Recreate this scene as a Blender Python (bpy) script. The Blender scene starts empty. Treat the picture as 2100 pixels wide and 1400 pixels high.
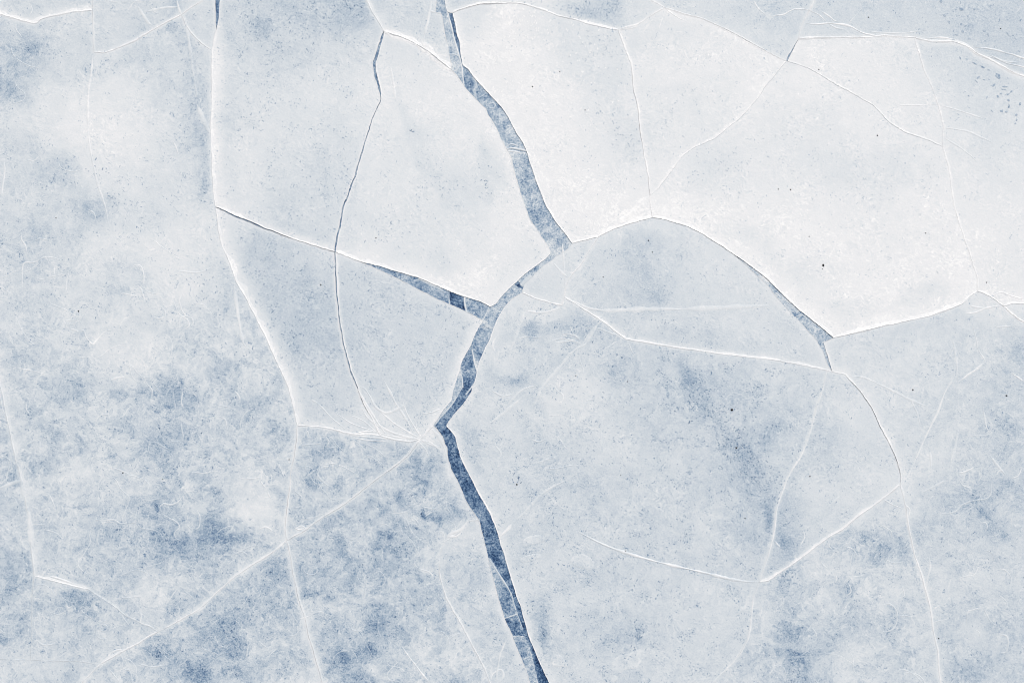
import bpy, math, random
import numpy as np
from mathutils import Vector
from mathutils.geometry import delaunay_2d_cdt

R = math.radians
S = 0.02                                   # metres per photograph pixel: the frame spans 42 m of lake ice
def X(p): return (p - 1050.0) * S
def Y(p): return (700.0 - p) * S

scene = bpy.context.scene
col = scene.collection

# ------------------------------------------------------------------ camera, sky, sun, exposure
cam_d = bpy.data.cameras.new('camera')
cam_d.sensor_width = 36.0
cam_d.lens = 28.0
cam_d.clip_start = 0.5
cam_d.clip_end = 6000.0
cam = bpy.data.objects.new('camera', cam_d)
cam.location = (0, 0, 42.0 * 28.0 / 36.0)  # a drone hanging over the ice, looking straight down
col.objects.link(cam)
scene.camera = cam

SUN_EL, SUN_AZ = 42.0, 20.0                # azimuth clockwise from +Y (top of the picture)
world = bpy.data.worlds.new('World')
scene.world = world
world.use_nodes = True
wn = world.node_tree
bg = wn.nodes['Background']
sky = wn.nodes.new('ShaderNodeTexSky')
sky.sky_type = 'NISHITA'
sky.sun_disc = False
sky.sun_elevation = R(SUN_EL)
sky.sun_rotation = R(SUN_AZ)
sky.air_density = 1.0
sky.dust_density = 5.0
sky.ozone_density = 1.0
hs = wn.nodes.new('ShaderNodeHueSaturation')   # thin overcast: the blue of the clear sky is mostly washed out
hs.inputs['Saturation'].default_value = 0.25
wn.links.new(sky.outputs[0], hs.inputs['Color'])
wn.links.new(hs.outputs[0], bg.inputs['Color'])
bg.inputs['Strength'].default_value = 0.12

sun_d = bpy.data.lights.new('sun', 'SUN')
sun_d.energy = 1.5
sun_d.angle = R(12)
sun_d.color = (1.0, 0.965, 0.92)
sun = bpy.data.objects.new('sun', sun_d)
az = R(SUN_AZ)
sd = Vector((math.sin(az) * math.cos(R(SUN_EL)), math.cos(az) * math.cos(R(SUN_EL)), math.sin(R(SUN_EL))))
sun.rotation_euler = (-sd).to_track_quat('-Z', 'Y').to_euler()
sun.location = sd * 60
col.objects.link(sun)

scene.view_settings.view_transform = 'Standard'
scene.view_settings.look = 'None'
scene.view_settings.exposure = 0.05
scene.view_settings.gamma = 1.0
scene.render.engine = 'CYCLES'
scene.cycles.filter_width = 1.05
scene.cycles.max_bounces = 3
scene.cycles.diffuse_bounces = 2
scene.cycles.glossy_bounces = 1
scene.cycles.transmission_bounces = 0
scene.cycles.volume_bounces = 0

# ------------------------------------------------------------------ numeric helpers (all in photograph pixels)
def _hash(ix, iy, seed):
    h = (ix.astype(np.int64) * 374761393 + iy.astype(np.int64) * 668265263 + seed * 2147483647) & 0xffffffff
    h = ((h ^ (h >> 13)) * 1274126177) & 0xffffffff
    h = (h ^ (h >> 16)) & 0xffffffff
    return h / 4294967295.0
def vnoise(x, y, seed=0):
    x = np.asarray(x, float); y = np.asarray(y, float)
    ix = np.floor(x); iy = np.floor(y)
    fx = x - ix; fy = y - iy
    fx = fx * fx * (3 - 2 * fx); fy = fy * fy * (3 - 2 * fy)
    a = _hash(ix, iy, seed); b = _hash(ix + 1, iy, seed); c = _hash(ix, iy + 1, seed); d = _hash(ix + 1, iy + 1, seed)
    return (a * (1 - fx) + b * fx) * (1 - fy) + (c * (1 - fx) + d * fx) * fy
def fbm(x, y, scale, octv=4, seed=0):
    v = 0.0; a = 0.5; t = 0.0
    for o in range(octv):
        v = v + a * vnoise(np.asarray(x) / scale, np.asarray(y) / scale, seed + o * 17); t += a
        a *= 0.5; scale *= 0.5
    return v / t

def resample(pts, step):
    p = np.asarray(pts, float)
    d = np.hypot(*np.diff(p, axis=0).T)
    s = np.concatenate([[0], np.cumsum(d)])
    n = max(2, int(round(s[-1] / step)) + 1)
    q = np.linspace(0, s[-1], n)
    # keep the traced corners: merge the original stations
    return np.c_[np.interp(q, s, p[:, 0]), np.interp(q, s, p[:, 1])], s, q
def smooth_curve(pts, step=4.0):
    p = np.asarray(pts, float)
    if len(p) < 3: return resample(p, step)[0]
    P = np.vstack([2 * p[0] - p[1], p, 2 * p[-1] - p[-2]])
    out = []
    for i in range(1, len(P) - 2):
        n = max(2, int(np.hypot(*(P[i + 1] - P[i])) / step))
        for t in np.linspace(0, 1, n, endpoint=False):
            out.append(0.5 * (2 * P[i] + (P[i + 1] - P[i - 1]) * t + (2 * P[i - 1] - 5 * P[i] + 4 * P[i + 1] - P[i + 2]) * t * t
                              + (3 * P[i] - P[i - 1] - 3 * P[i + 1] + P[i + 2]) * t ** 3))
    out.append(p[-1])
    return np.array(out)
def normals(p, closed=False):
    if closed: t = np.roll(p, -1, 0) - np.roll(p, 1, 0)
    else:
        t = np.empty_like(p); t[1:-1] = p[2:] - p[:-2]; t[0] = p[1] - p[0]; t[-1] = p[-1] - p[-2]
    l = np.hypot(t[:, 0], t[:, 1]); l[l == 0] = 1
    return np.c_[-t[:, 1] / l, t[:, 0] / l]
def dist_poly(x, y, pts):
    best = np.full(x.shape, 1e9)
    p = np.asarray(pts, float)
    for (x0, y0), (x1, y1) in zip(p[:-1], p[1:]):
        dx, dy = x1 - x0, y1 - y0
        L = dx * dx + dy * dy + 1e-9
        t = np.clip(((x - x0) * dx + (y - y0) * dy) / L, 0, 1)
        best = np.minimum(best, (x - x0 - t * dx) ** 2 + (y - y0 - t * dy) ** 2)
    return np.sqrt(best)
def inside(x, y, poly):
    p = np.asarray(poly, float); q = np.roll(p, -1, 0)
    x = np.asarray(x, float); y = np.asarray(y, float)
    if len(x) < 40:
        x0, y0, x1, y1 = p[:, 0][:, None], p[:, 1][:, None], q[:, 0][:, None], q[:, 1][:, None]
        dy = np.where(y1 == y0, 1.0, y1 - y0)
        c = ((y0 > y) != (y1 > y)) & (x < (x1 - x0) * (y - y0) / dy + x0)
        return (c.sum(0) % 2).astype(bool)
    order = np.argsort(y, kind='stable'); ys = y[order]; xs = x[order]
    r = np.zeros(len(x), bool)
    for (x0, y0), (x1, y1) in zip(p, q):
        if y0 == y1: continue
        i0, i1 = np.searchsorted(ys, [min(y0, y1), max(y0, y1)])
        if i1 > i0: r[i0:i1] ^= xs[i0:i1] < (x1 - x0) * (ys[i0:i1] - y0) / (y1 - y0) + x0
    out_ = np.zeros(len(x), bool); out_[order] = r
    return out_

# ------------------------------------------------------------------ how clouded the ice is (0 clear blue .. 1 snow white), read off the photograph
GRID = np.array([[float(v) for v in r.split()] for r in '''
7 7 7 7 6.4 7 6.4 6 6 4.6 7 7 7 9 8.4 7 6.6 7.6 8 7.5 7 6.6 6.6 6.7 6.6 6.3 6 5.8
5.6 7 7 7 6.4 7 7.4 6.6 7 7.2 8 8 8 9 9 8.5 7.6 8.6 8.6 8.6 8.6 8.2 9 8.6 8.2 7.6 6.6 6.2
5.4 7.8 8 8 6.8 6.7 7.6 7.6 8 8 8.4 8.5 8.5 9 9 9 8.2 8.6 8.6 8.6 9 8.6 8.6 8.6 8.6 8.2 7.6 7.2
7.7 8 8.3 8.3 7.5 6.3 8 8 7.6 7.6 8 7.7 8.5 8.2 9 9 8.5 8.2 8.6 8.6 8.6 8.6 8.6 8.6 8.6 8.6 8.2 7.7
7 6.6 8 8 7.6 6.6 8 7.6 7.2 7.2 8 8 7.3 7.7 9 9 9 8.6 8.6 8.2 8.6 8.6 8.2 8.6 8.6 8.6 8.6 8.2
7 7 6 7 7.6 8 8 7.2 7.2 7.2 8 8 7.7 8.5 9 9 9 9 9 9 9 9 9 8.7 9 9 8.6 8.6
6.2 6.6 8 8 8.4 8 7.5 5.8 6.6 7.6 8 8 8 8.6 8 7.6 7.2 6.2 7.2 7.6 7.6 9 9 9 9 9 9 8.6
7 7 7.5 7.1 8 7.5 6.6 6 5.6 6.6 6.6 7 8.5 8 7.2 7.6 7.2 6.2 6.6 7.6 7.6 7.6 8.6 9 9 9 9 8.6
7 6.6 7.5 7.5 7.5 7 6.2 6 5.2 6 6.6 6.6 7 7 7 6.1 6.2 7.6 7.2 7.2 7.6 7.2 7.6 7.2 7.2 7.2 7.2 6.6
6.6 6.6 7.1 7.4 6.3 6.5 6.5 7 6.2 6.6 6.6 6.6 6.6 7.6 6.6 7.2 6.2 6.2 6.6 6.2 6.6 7.2 7.2 7.6 7.6 7.2 7.2 6.2
6.3 5.7 6.4 6.3 5.7 5.9 5.7 6 6.6 6.6 6.6 6.6 6.6 6.6 6.2 7.2 7.2 6.2 5.8 5.2 6.2 6.2 6.6 7.6 7.6 7.2 6.6 6.6
6.6 6 6.6 6 5.2 6 6 6 6.6 7 7.4 7 5.6 7 6.6 6.6 7.2 6.6 6.2 6.2 5.2 5.6 6.2 7.2 7.2 7.2 7.2 5.8
6 5.6 6.6 6.6 5.6 6 7 6 6 6 5.8 4.6 6 7 6.2 6.6 6.6 7 6.6 6.2 4.8 6.6 7 7.2 7.6 7.6 6.6 5.8
6 6.5 6 6 5.6 6 6.6 6.6 6 5.6 5.6 5.6 6 7 6.6 6.6 6.6 6.6 6.6 6.6 5.2 5.2 7.2 7.2 7.2 6.6 5.8 5.8
6 6 5.6 5.6 5.2 4.4 5.2 5.6 5.6 5.2 4.8 5.6 6.6 6.2 6.6 7 6.6 6.6 6.6 6.6 6.2 5.2 6.6 6.2 5.8 6.2 6.2 6.6
5.2 6.6 5.6 6 6.6 5.6 6 5.2 5.2 5.6 5.6 5.6 6 6.2 7 6.6 6.6 6.6 6.6 6.6 6.2 6.2 7.2 6.6 6.6 6.6 6.2 6.2
5.6 6 5.6 6 6.6 6 4.8 5.6 5.6 5.6 5.2 5.6 6 6.2 6.2 6.6 6.2 6.2 7 6.6 6.6 5.2 6.2 6.6 6.2 6.6 6.2 6.2
6.6 6.6 6.6 6.6 5.6 4.8 5.2 6 6.6 4.6 6 6 5.6 6.2 6.6 7 6.6 6.6 7 7 6.2 5.6 4.8 7 6.6 6.2 5.6 6.2
'''.strip().splitlines()]) / 10.0
def grid_val(x, y):
    gx = np.clip(np.asarray(x, float) / 75.0 - 0.5, 0, GRID.shape[1] - 1.001)
    gy = np.clip(np.asarray(y, float) / 77.78 - 0.5, 0, GRID.shape[0] - 1.001)
    ix = gx.astype(int); iy = gy.astype(int)
    fx = gx - ix; fy = gy - iy
    fx = fx * fx * (3 - 2 * fx); fy = fy * fy * (3 - 2 * fy)
    g = GRID
    return (g[iy, ix] * (1 - fx) + g[iy, ix + 1] * fx) * (1 - fy) + (g[iy + 1, ix] * (1 - fx) + g[iy + 1, ix + 1] * fx) * fy
# clearer (negative) and whiter (positive) patches: x, y, rx, ry, change
BLOBS = [(48,108,26,18,-.12),(18,170,22,40,-.10),(100,340,24,22,-.12),(180,437,18,16,-.16),(30,300,20,14,-.06),(70,480,40,20,-.08),
 (155,478,16,12,-.10),(265,553,28,14,-.13),(252,596,10,10,-.12),(380,655,12,12,-.09),(345,705,20,34,-.14),(175,690,34,14,-.08),
 (160,783,20,16,-.22),(45,790,18,16,-.14),(40,725,16,12,-.1),(65,865,20,10,-.12),(110,895,20,14,-.14),(290,800,26,20,-.12),(355,810,24,28,-.16),
 (320,850,24,16,-.12),(460,775,20,26,-.14),(505,845,30,30,-.14),(340,895,24,18,-.18),(365,912,18,14,-.15),(190,915,18,10,-.12),
 (70,950,26,20,-.14),(40,985,14,14,-.14),(340,940,18,14,-.14),(355,945,14,10,-.1),(372,990,16,8,-.14),(425,1020,22,6,-.16),(300,1055,24,20,-.14),
 (160,1060,26,20,-.10),(345,1105,30,26,-.16),(430,1070,18,14,-.22),(430,1105,30,20,-.18),(462,1112,20,8,-.18),(490,1100,20,14,-.12),(250,1110,34,20,-.12),
 (215,1095,20,22,-.10),(375,1130,26,26,-.14),(20,1150,28,24,-.14),(20,1220,20,30,-.16),(150,1225,20,20,-.20),(260,1185,14,18,-.16),(280,1160,14,10,-.1),
 (165,1290,26,20,-.16),(210,1265,18,14,-.1),(360,1250,16,16,-.18),(380,1275,14,16,-.14),(395,1280,16,16,-.14),(450,1290,30,24,-.24),(320,1330,14,10,-.16),
 (490,1330,18,20,-.18),(400,1370,34,20,-.18),(430,1372,12,12,-.16),(120,1390,20,8,-.12),(495,1390,16,10,-.14),
 (560,1170,24,22,-.16),(640,1120,40,30,-.12),(690,1080,18,12,-.12),(700,1050,8,14,-.18),(800,1110,22,14,-.26),(712,1122,10,10,-.16),(745,1170,12,16,-.14),
 (770,1185,16,16,-.18),(640,1215,30,22,-.14),(535,1226,14,8,-.16),(600,1225,8,12,-.2),(560,1260,30,14,-.12),(780,1250,14,10,-.22),(790,1280,26,26,-.2),
 (870,950,50,24,-.14),(800,1000,22,14,-.12),(832,1022,16,14,-.2),(860,1044,18,10,-.2),(905,1048,14,10,-.22),(940,1040,12,10,-.18),(820,1075,10,10,-.2),
 (660,905,50,22,-.1),(720,920,50,20,-.12),(560,900,16,14,-.1),(640,985,30,18,-.1),(690,1350,30,30,-.16),(750,1325,14,14,-.2),(735,1395,18,10,-.2),
 (660,1300,20,16,-.1),(830,1350,20,12,-.1),(985,1200,18,24,-.12),(905,1340,14,14,-.1),(870,1225,12,14,-.14),(850,1145,12,16,-.14),
 (690,30,34,24,-.06),(600,30,40,24,-.06),(530,60,14,18,-.16),(640,40,20,14,-.05),(362,8,8,14,-.18),(310,52,8,8,-.12),(395,265,20,16,-.07),(415,330,14,30,-.06),
 (505,240,14,16,-.08),(510,290,20,16,-.05),(700,300,24,20,-.04),(610,400,40,16,-.04),(780,455,26,18,-.06),
 (530,490,40,24,-.06),(500,510,30,24,-.06),(640,640,30,36,-.03),(616,570,10,12,-.1),(560,600,30,30,-.05),(700,700,30,16,-.05),
 (1086,662,16,14,-.24),(1090,685,6,6,-.25),(1140,675,20,14,-.14),(1185,702,14,8,-.18),(1205,650,20,14,-.10),(1215,675,24,10,-.1),(1168,690,14,8,-.1),(1145,740,20,20,-.08),
 (1275,765,40,30,-.10),(1405,770,16,18,-.16),(1420,820,24,30,-.06),(1440,810,12,14,-.08),(1515,910,20,30,-.06),
 (1585,1070,12,26,-.18),(1610,1110,14,20,-.16),(1600,1180,16,14,-.14),(1620,1350,22,26,-.18),(1640,1375,10,16,-.2),(1625,1300,20,16,-.12),(1615,1230,20,20,-.1),
 (1720,1200,20,24,-.16),(1735,1260,24,24,-.1),(1780,1110,40,26,-.12),(1820,1140,34,16,-.1),(1800,1140,12,18,-.14),(1860,1110,18,20,-.1),
 (1940,1000,40,24,-.12),(2015,1040,24,20,-.16),(2040,980,20,16,-.14),(2080,1000,24,14,-.12),(1905,1060,20,16,-.12),(2040,1090,14,14,-.2),(1990,1165,22,12,-.14),
 (2005,1240,14,12,-.12),(2020,1290,30,22,-.08),(1990,1370,40,22,-.14),(2045,1350,14,12,-.12),(1945,1330,20,18,-.1),(1835,1260,24,22,-.08),
 (1100,845,20,14,-.10),(1065,790,24,14,-.18),(1052,782,14,10,-.14),(1000,780,20,10,-.14),(1022,785,14,10,-.12),(980,900,10,10,-.2),(975,920,16,8,-.12),
 (1300,510,24,24,-.07),(1352,600,14,14,-.14),(1330,610,30,24,-.07),(1345,490,20,16,-.05),(1395,690,12,12,-.12),(1375,665,12,8,-.1),
 (1100,1255,16,14,-.06),(1300,1310,10,16,-.16),(1270,1290,30,18,-.06),(1110,1290,8,40,-.14),(1210,1000,40,30,-.06),(1150,880,24,14,-.06),
 (1215,15,30,14,-.10),(1180,25,26,14,-.1),(1265,10,10,12,-.14),(1570,12,20,14,-.10),(1400,5,30,8,-.08),(2070,720,30,16,-.12),(2060,770,24,20,-.08),(2060,870,20,24,-.1),
 (1975,900,24,12,-.1),(1610,850,20,14,-.08),(1585,880,24,24,-.1),(1780,20,14,10,-.08),(2010,60,14,40,-.06),
 (1700,360,100,55,-.10),(1470,330,55,32,-.11),(1230,100,50,60,-.12),(1285,285,34,46,-.10),(1850,340,70,40,-.08),(1400,230,100,60,-.07),(1640,260,60,40,-.08),(1820,470,80,50,-.05),(1180,130,60,30,-.06),(1010,330,20,50,-.06),(880,470,60,30,-.05),
 # whiter
 (800,872,60,22,.09),(850,893,30,14,.12),(740,850,40,20,.05),(890,905,14,20,.08),(1130,640,50,10,.06),(1860,1030,24,24,.07),
 (230,275,80,60,.05),(230,140,60,50,.03),(160,230,60,60,.03),(360,580,40,40,.04),(280,720,60,40,.08),(150,715,20,24,.06),(500,700,30,24,.05),(155,965,34,30,.1),
 (400,1000,20,10,.06),(530,1040,26,40,.14),(310,1210,36,26,.1),(150,1070,30,30,.05),(560,975,20,14,.05),(900,1340,50,30,.1),(680,1260,40,24,.08),(560,1310,30,20,.08),
 (770,1010,26,16,.08),(880,1110,20,12,.05),(960,1100,24,14,.1),(950,570,30,20,.05),(985,580,40,20,.08),(1100,630,60,14,.06),(1180,780,40,30,.06),(1150,830,60,30,.05),(1250,870,40,60,.04),
 (1060,850,60,30,.07),(1000,840,30,20,.06),(1690,1180,40,20,.07),(1830,1170,30,24,.09),(1940,1180,20,26,.07),(2000,1190,30,24,.1),(1980,1120,40,14,.05),(1690,1360,50,20,.07),(1690,1010,50,20,.05),
 (1990,1310,24,24,.08),(2070,1000,10,10,.08),(1600,860,16,12,.08),(1500,1060,50,24,.05),(1430,1200,30,20,.05),(1480,1260,60,50,.05),(1300,1170,40,14,.03)]

# ------------------------------------------------------------------ materials (node based)
def lin(c): return tuple(((v / 255.0) / 12.92 if v <= 10 else ((v / 255.0 + 0.055) / 1.055) ** 2.4) for v in c)
ALB = 0.93
RAMP = [(0.0, (24, 47, 82)), (0.12, (52, 83, 122)), (0.25, (95, 124, 157)), (0.36, (132, 155, 181)), (0.46, (161, 179, 197)), (0.56, (185, 198, 211)),
        (0.66, (204, 213, 221)), (0.76, (219, 225, 230)), (0.86, (231, 234, 237)), (0.93, (239, 240, 242)), (1.0, (253, 253, 253))]
class NT:
    def __init__(self, name):
        self.m = bpy.data.materials.new(name); self.m.use_nodes = True
        self.t = self.m.node_tree; self.b = self.t.nodes['Principled BSDF']
    def new(self, t, **k):
        n = self.t.nodes.new(t)
        for a, v in k.items(): setattr(n, a, v)
        return n
    def val(self, sock, v):
        if hasattr(v, 'is_linked') or isinstance(v, bpy.types.NodeSocket): self.t.links.new(v, sock)
        else: sock.default_value = v
    def math(self, op, a, b=0.0, c=0.0, clamp=False):
        n = self.new('ShaderNodeMath', operation=op, use_clamp=clamp)
        self.val(n.inputs[0], a); self.val(n.inputs[1], b); self.val(n.inputs[2], c)
        return n.outputs[0]
    def noise(self, vec, scale, detail=3, rough=0.55, dist=0.0, lac=2.0):
        n = self.new('ShaderNodeTexNoise')
        self.val(n.inputs['Vector'], vec); n.inputs['Scale'].default_value = scale; n.inputs['Detail'].default_value = detail
        n.inputs['Roughness'].default_value = rough; n.inputs['Distortion'].default_value = dist; n.inputs['Lacunarity'].default_value = lac
        return n.outputs['Fac']
    def remap(self, v, a, b, c=0.0, d=1.0, smooth=True):
        n = self.new('ShaderNodeMapRange')
        if smooth: n.interpolation_type = 'SMOOTHSTEP'
        self.val(n.inputs[0], v); n.inputs[1].default_value = a; n.inputs[2].default_value = b; n.inputs[3].default_value = c; n.inputs[4].default_value = d
        return n.outputs[0]
    def attr(self, name):
        n = self.new('ShaderNodeAttribute', attribute_name=name); return n.outputs['Fac']
    def mapping(self, vec, loc=(0, 0, 0), rot=0.0, sc=(1, 1, 1)):
        n = self.new('ShaderNodeMapping'); self.val(n.inputs['Vector'], vec)
        n.inputs['Location'].default_value = loc; n.inputs['Rotation'].default_value = (0, 0, rot); n.inputs['Scale'].default_value = sc
        return n.outputs[0]
    def ramp(self, v, stops=RAMP):
        n = self.new('ShaderNodeValToRGB'); e = n.color_ramp.elements
        while len(e) < len(stops): e.new(0.5)
        for k, (p, c) in enumerate(stops):
            e[k].position = p; e[k].color = tuple(x * ALB for x in lin(c)) + (1.0,)
        self.val(n.inputs[0], v); return n.outputs[0]

def ice_material():
    N = NT('clouded_ice')
    pos = N.new('ShaderNodeNewGeometry').outputs['Position']
    flat = N.mapping(pos, sc=(1, 1, 0))
    frost, mot, flk = N.attr('frost'), N.attr('mottle'), N.attr('fleck')
    # domain warp so that clouds curl
    wv = N.new('ShaderNodeTexNoise'); N.val(wv.inputs['Vector'], flat); wv.inputs['Scale'].default_value = 0.8; wv.inputs['Detail'].default_value = 3
    sub = N.new('ShaderNodeVectorMath', operation='SUBTRACT'); N.val(sub.inputs[0], wv.outputs['Color']); sub.inputs[1].default_value = (.5, .5, .5)
    scl = N.new('ShaderNodeVectorMath', operation='SCALE'); N.val(scl.inputs[0], sub.outputs[0]); scl.inputs['Scale'].default_value = 1.1
    add = N.new('ShaderNodeVectorMath', operation='ADD'); N.val(add.inputs[0], flat); N.val(add.inputs[1], scl.outputs[0])
    warp = add.outputs[0]
    wv2 = N.new('ShaderNodeTexNoise'); N.val(wv2.inputs['Vector'], N.mapping(flat, (9, 1, 0))); wv2.inputs['Scale'].default_value = 3.0; wv2.inputs['Detail'].default_value = 3
    sub2 = N.new('ShaderNodeVectorMath', operation='SUBTRACT'); N.val(sub2.inputs[0], wv2.outputs['Color']); sub2.inputs[1].default_value = (.5, .5, .5)
    scl2 = N.new('ShaderNodeVectorMath', operation='SCALE'); N.val(scl2.inputs[0], sub2.outputs[0]); scl2.inputs['Scale'].default_value = 0.42
    add2 = N.new('ShaderNodeVectorMath', operation='ADD'); N.val(add2.inputs[0], warp); N.val(add2.inputs[1], scl2.outputs[0])
    curl = add2.outputs[0]
    m2_ = N.remap(mot, 0.25, 0.95)
    c1 = N.math('SUBTRACT', N.noise(warp, 0.8, 6, 0.62), 0.5)           # clouds, ~1 m
    c2 = N.math('SUBTRACT', N.noise(N.mapping(curl, (7.3, 2.1, 0)), 2.4, 5, 0.64), 0.5)   # curdled patches, ~20 cm
    c3 = N.math('SUBTRACT', N.noise(flat, 15.0, 4, 0.72), 0.5)          # frost grain
    c4 = N.math('SUBTRACT', N.noise(N.mapping(flat, (3, 9, 0)), 36.0, 2, 0.6), 0.5)
    t = N.math('MULTIPLY_ADD', N.math('MULTIPLY', c1, 0.48), mot, N.math('MULTIPLY_ADD', m2_, 0.05, frost))
    t = N.math('MULTIPLY_ADD', N.math('MULTIPLY', c2, 0.42), N.math('MULTIPLY_ADD', mot, 0.9, 0.10), t)
    c5 = N.math('SUBTRACT', N.noise(N.mapping(N.mapping(curl, (17.3, 2.1, 0), 0.5), sc=(1, 1.8, 1)), 6.0, 4, 0.7), 0.5)
    t = N.math('MULTIPLY_ADD', c5, N.remap(N.noise(N.mapping(flat, (2, 33, 0)), 0.7, 4, 0.6), 0.40, 0.66, 0.13, 0.62), t)
    # islands of clearer ice with a pale outline, the floors of old melt pools
    m2 = N.remap(mot, 0.25, 0.95)
    for (loc, sc, lev, dep, lw, lamp) in (((11, 4, 0), 0.95, 0.535, 0.045, 0.0055, 0.10), ((31, 14, 0), 2.1, 0.545, 0.065, 0.009, 0.10), ((61, 8, 0), 5.5, 0.57, 0.055, 0.016, 0.045)):
        ni = N.noise(N.mapping(curl if sc > 2 else warp, loc), sc, 2.5, 0.5, 0.3)
        isl = N.remap(ni, lev, lev + 0.022)
        brk = N.remap(N.noise(N.mapping(flat, (loc[1], loc[0], 0)), sc * 1.5, 2), 0.44, 0.60)
        t = N.math('SUBTRACT', t, N.math('MULTIPLY', N.math('MULTIPLY', isl, m2), dep))
        ln = N.remap(N.math('ABSOLUTE', N.math('SUBTRACT', ni, lev)), 0.0, lw, 1.0, 0.0)
        t = N.math('ADD', t, N.math('MULTIPLY', N.math('MULTIPLY', ln, brk), N.math('MULTIPLY', m2, lamp)))
    for (loc, sc, p_on, rad, dep) in (((4, 2, 0), 2.3, 0.26, 0.34, 0.05), ((14, 7, 0), 4.2, 0.32, 0.32, 0.05)):
        vc = N.new('ShaderNodeTexVoronoi', feature='F1', voronoi_dimensions='2D')
        N.val(vc.inputs['Vector'], N.mapping(curl, loc)); vc.inputs['Scale'].default_value = sc
        sc_ = N.new('ShaderNodeSeparateColor'); N.val(sc_.inputs[0], vc.outputs['Color'])
        on = N.math('MULTIPLY', N.math('LESS_THAN', sc_.outputs[0], p_on), m2)
        spot = N.remap(vc.outputs['Distance'], rad * 0.72, rad, dep, 0.0)
        ring_ = N.remap(N.math('ABSOLUTE', N.math('SUBTRACT', vc.outputs['Distance'], rad * 1.12)), 0.0, 0.07, 0.06, 0.0)
        t = N.math('MULTIPLY_ADD', N.math('SUBTRACT', ring_, spot), on, t)
    grain = N.math('MULTIPLY_ADD', N.remap(t, 0.78, 0.40, 0.0, 1.0, False), 0.75, 0.18)
    t = N.math('MULTIPLY_ADD', N.math('MULTIPLY', c3, 0.95), grain, t)
    t = N.math('MULTIPLY_ADD', N.math('MULTIPLY', c4, 0.8), grain, t)
    # short dark needles and pits
    patch = N.remap(N.noise(N.mapping(flat, (21, 3, 0)), 1.3, 4, 0.65), 0.49, 0.63)
    total = None
    for k, (rot, sx, sy, thr) in enumerate([(0.5, 5, 20, .36), (-0.65, 5.5, 22, .35), (1.75, 6, 17, .33)]):
        v = N.new('ShaderNodeTexVoronoi', feature='F1', voronoi_dimensions='2D')
        N.val(v.inputs['Vector'], N.mapping(N.mapping(curl if k % 2 else flat, (k * 3.7, k * 1.9, 0), rot), sc=(sx, sy, 1)))
        v.inputs['Scale'].default_value = 1.0
        sep = N.new('ShaderNodeSeparateColor'); N.val(sep.inputs[0], v.outputs['Color'])
        on = N.math('LESS_THAN', sep.outputs[0], N.math('MULTIPLY', N.math('MULTIPLY_ADD', patch, 0.95, 0.025), N.math('MULTIPLY', flk, 0.62)))
        dot = N.remap(v.outputs['Distance'], thr * 0.5, thr, 1.0, 0.0)
        f = N.math('MULTIPLY', N.math('MULTIPLY', on, dot), N.math('MULTIPLY_ADD', N.math('POWER', sep.outputs[1], 2.5), 0.30, 0.035))
        total = f if total is None else N.math('ADD', total, f)
    t = N.math('SUBTRACT', t, total)
    # tiny bright flakes
    v = N.new('ShaderNodeTexVoronoi', feature='F1', voronoi_dimensions='2D')
    N.val(v.inputs['Vector'], N.mapping(N.mapping(curl, (5, 5, 0), 0.5), sc=(5, 12, 1))); v.inputs['Scale'].default_value = 1.0
    sep = N.new('ShaderNodeSeparateColor'); N.val(sep.inputs[0], v.outputs['Color'])
    fl = N.math('MULTIPLY', N.math('LESS_THAN', sep.outputs[0], 0.12), N.remap(v.outputs['Distance'], 0.1, 0.42, 0.06, 0.0))
    t = N.math('ADD', t, fl)
    N.val(N.b.inputs['Base Color'], N.ramp(t))
    N.val(N.b.inputs['Roughness'], N.remap(t, 0.3, 0.9, 0.42, 0.75))
    N.b.inputs['Specular IOR Level'].default_value = 0.35
    bmp = N.new('ShaderNodeBump'); bmp.inputs['Strength'].default_value = 0.35; bmp.inputs['Distance'].default_value = 0.012
    hgt = N.noise(flat, 9.0, 3, 0.65)
    N.val(bmp.inputs['Height'], hgt); N.val(N.b.inputs['Normal'], bmp.outputs[0])
    return N.m

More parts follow.
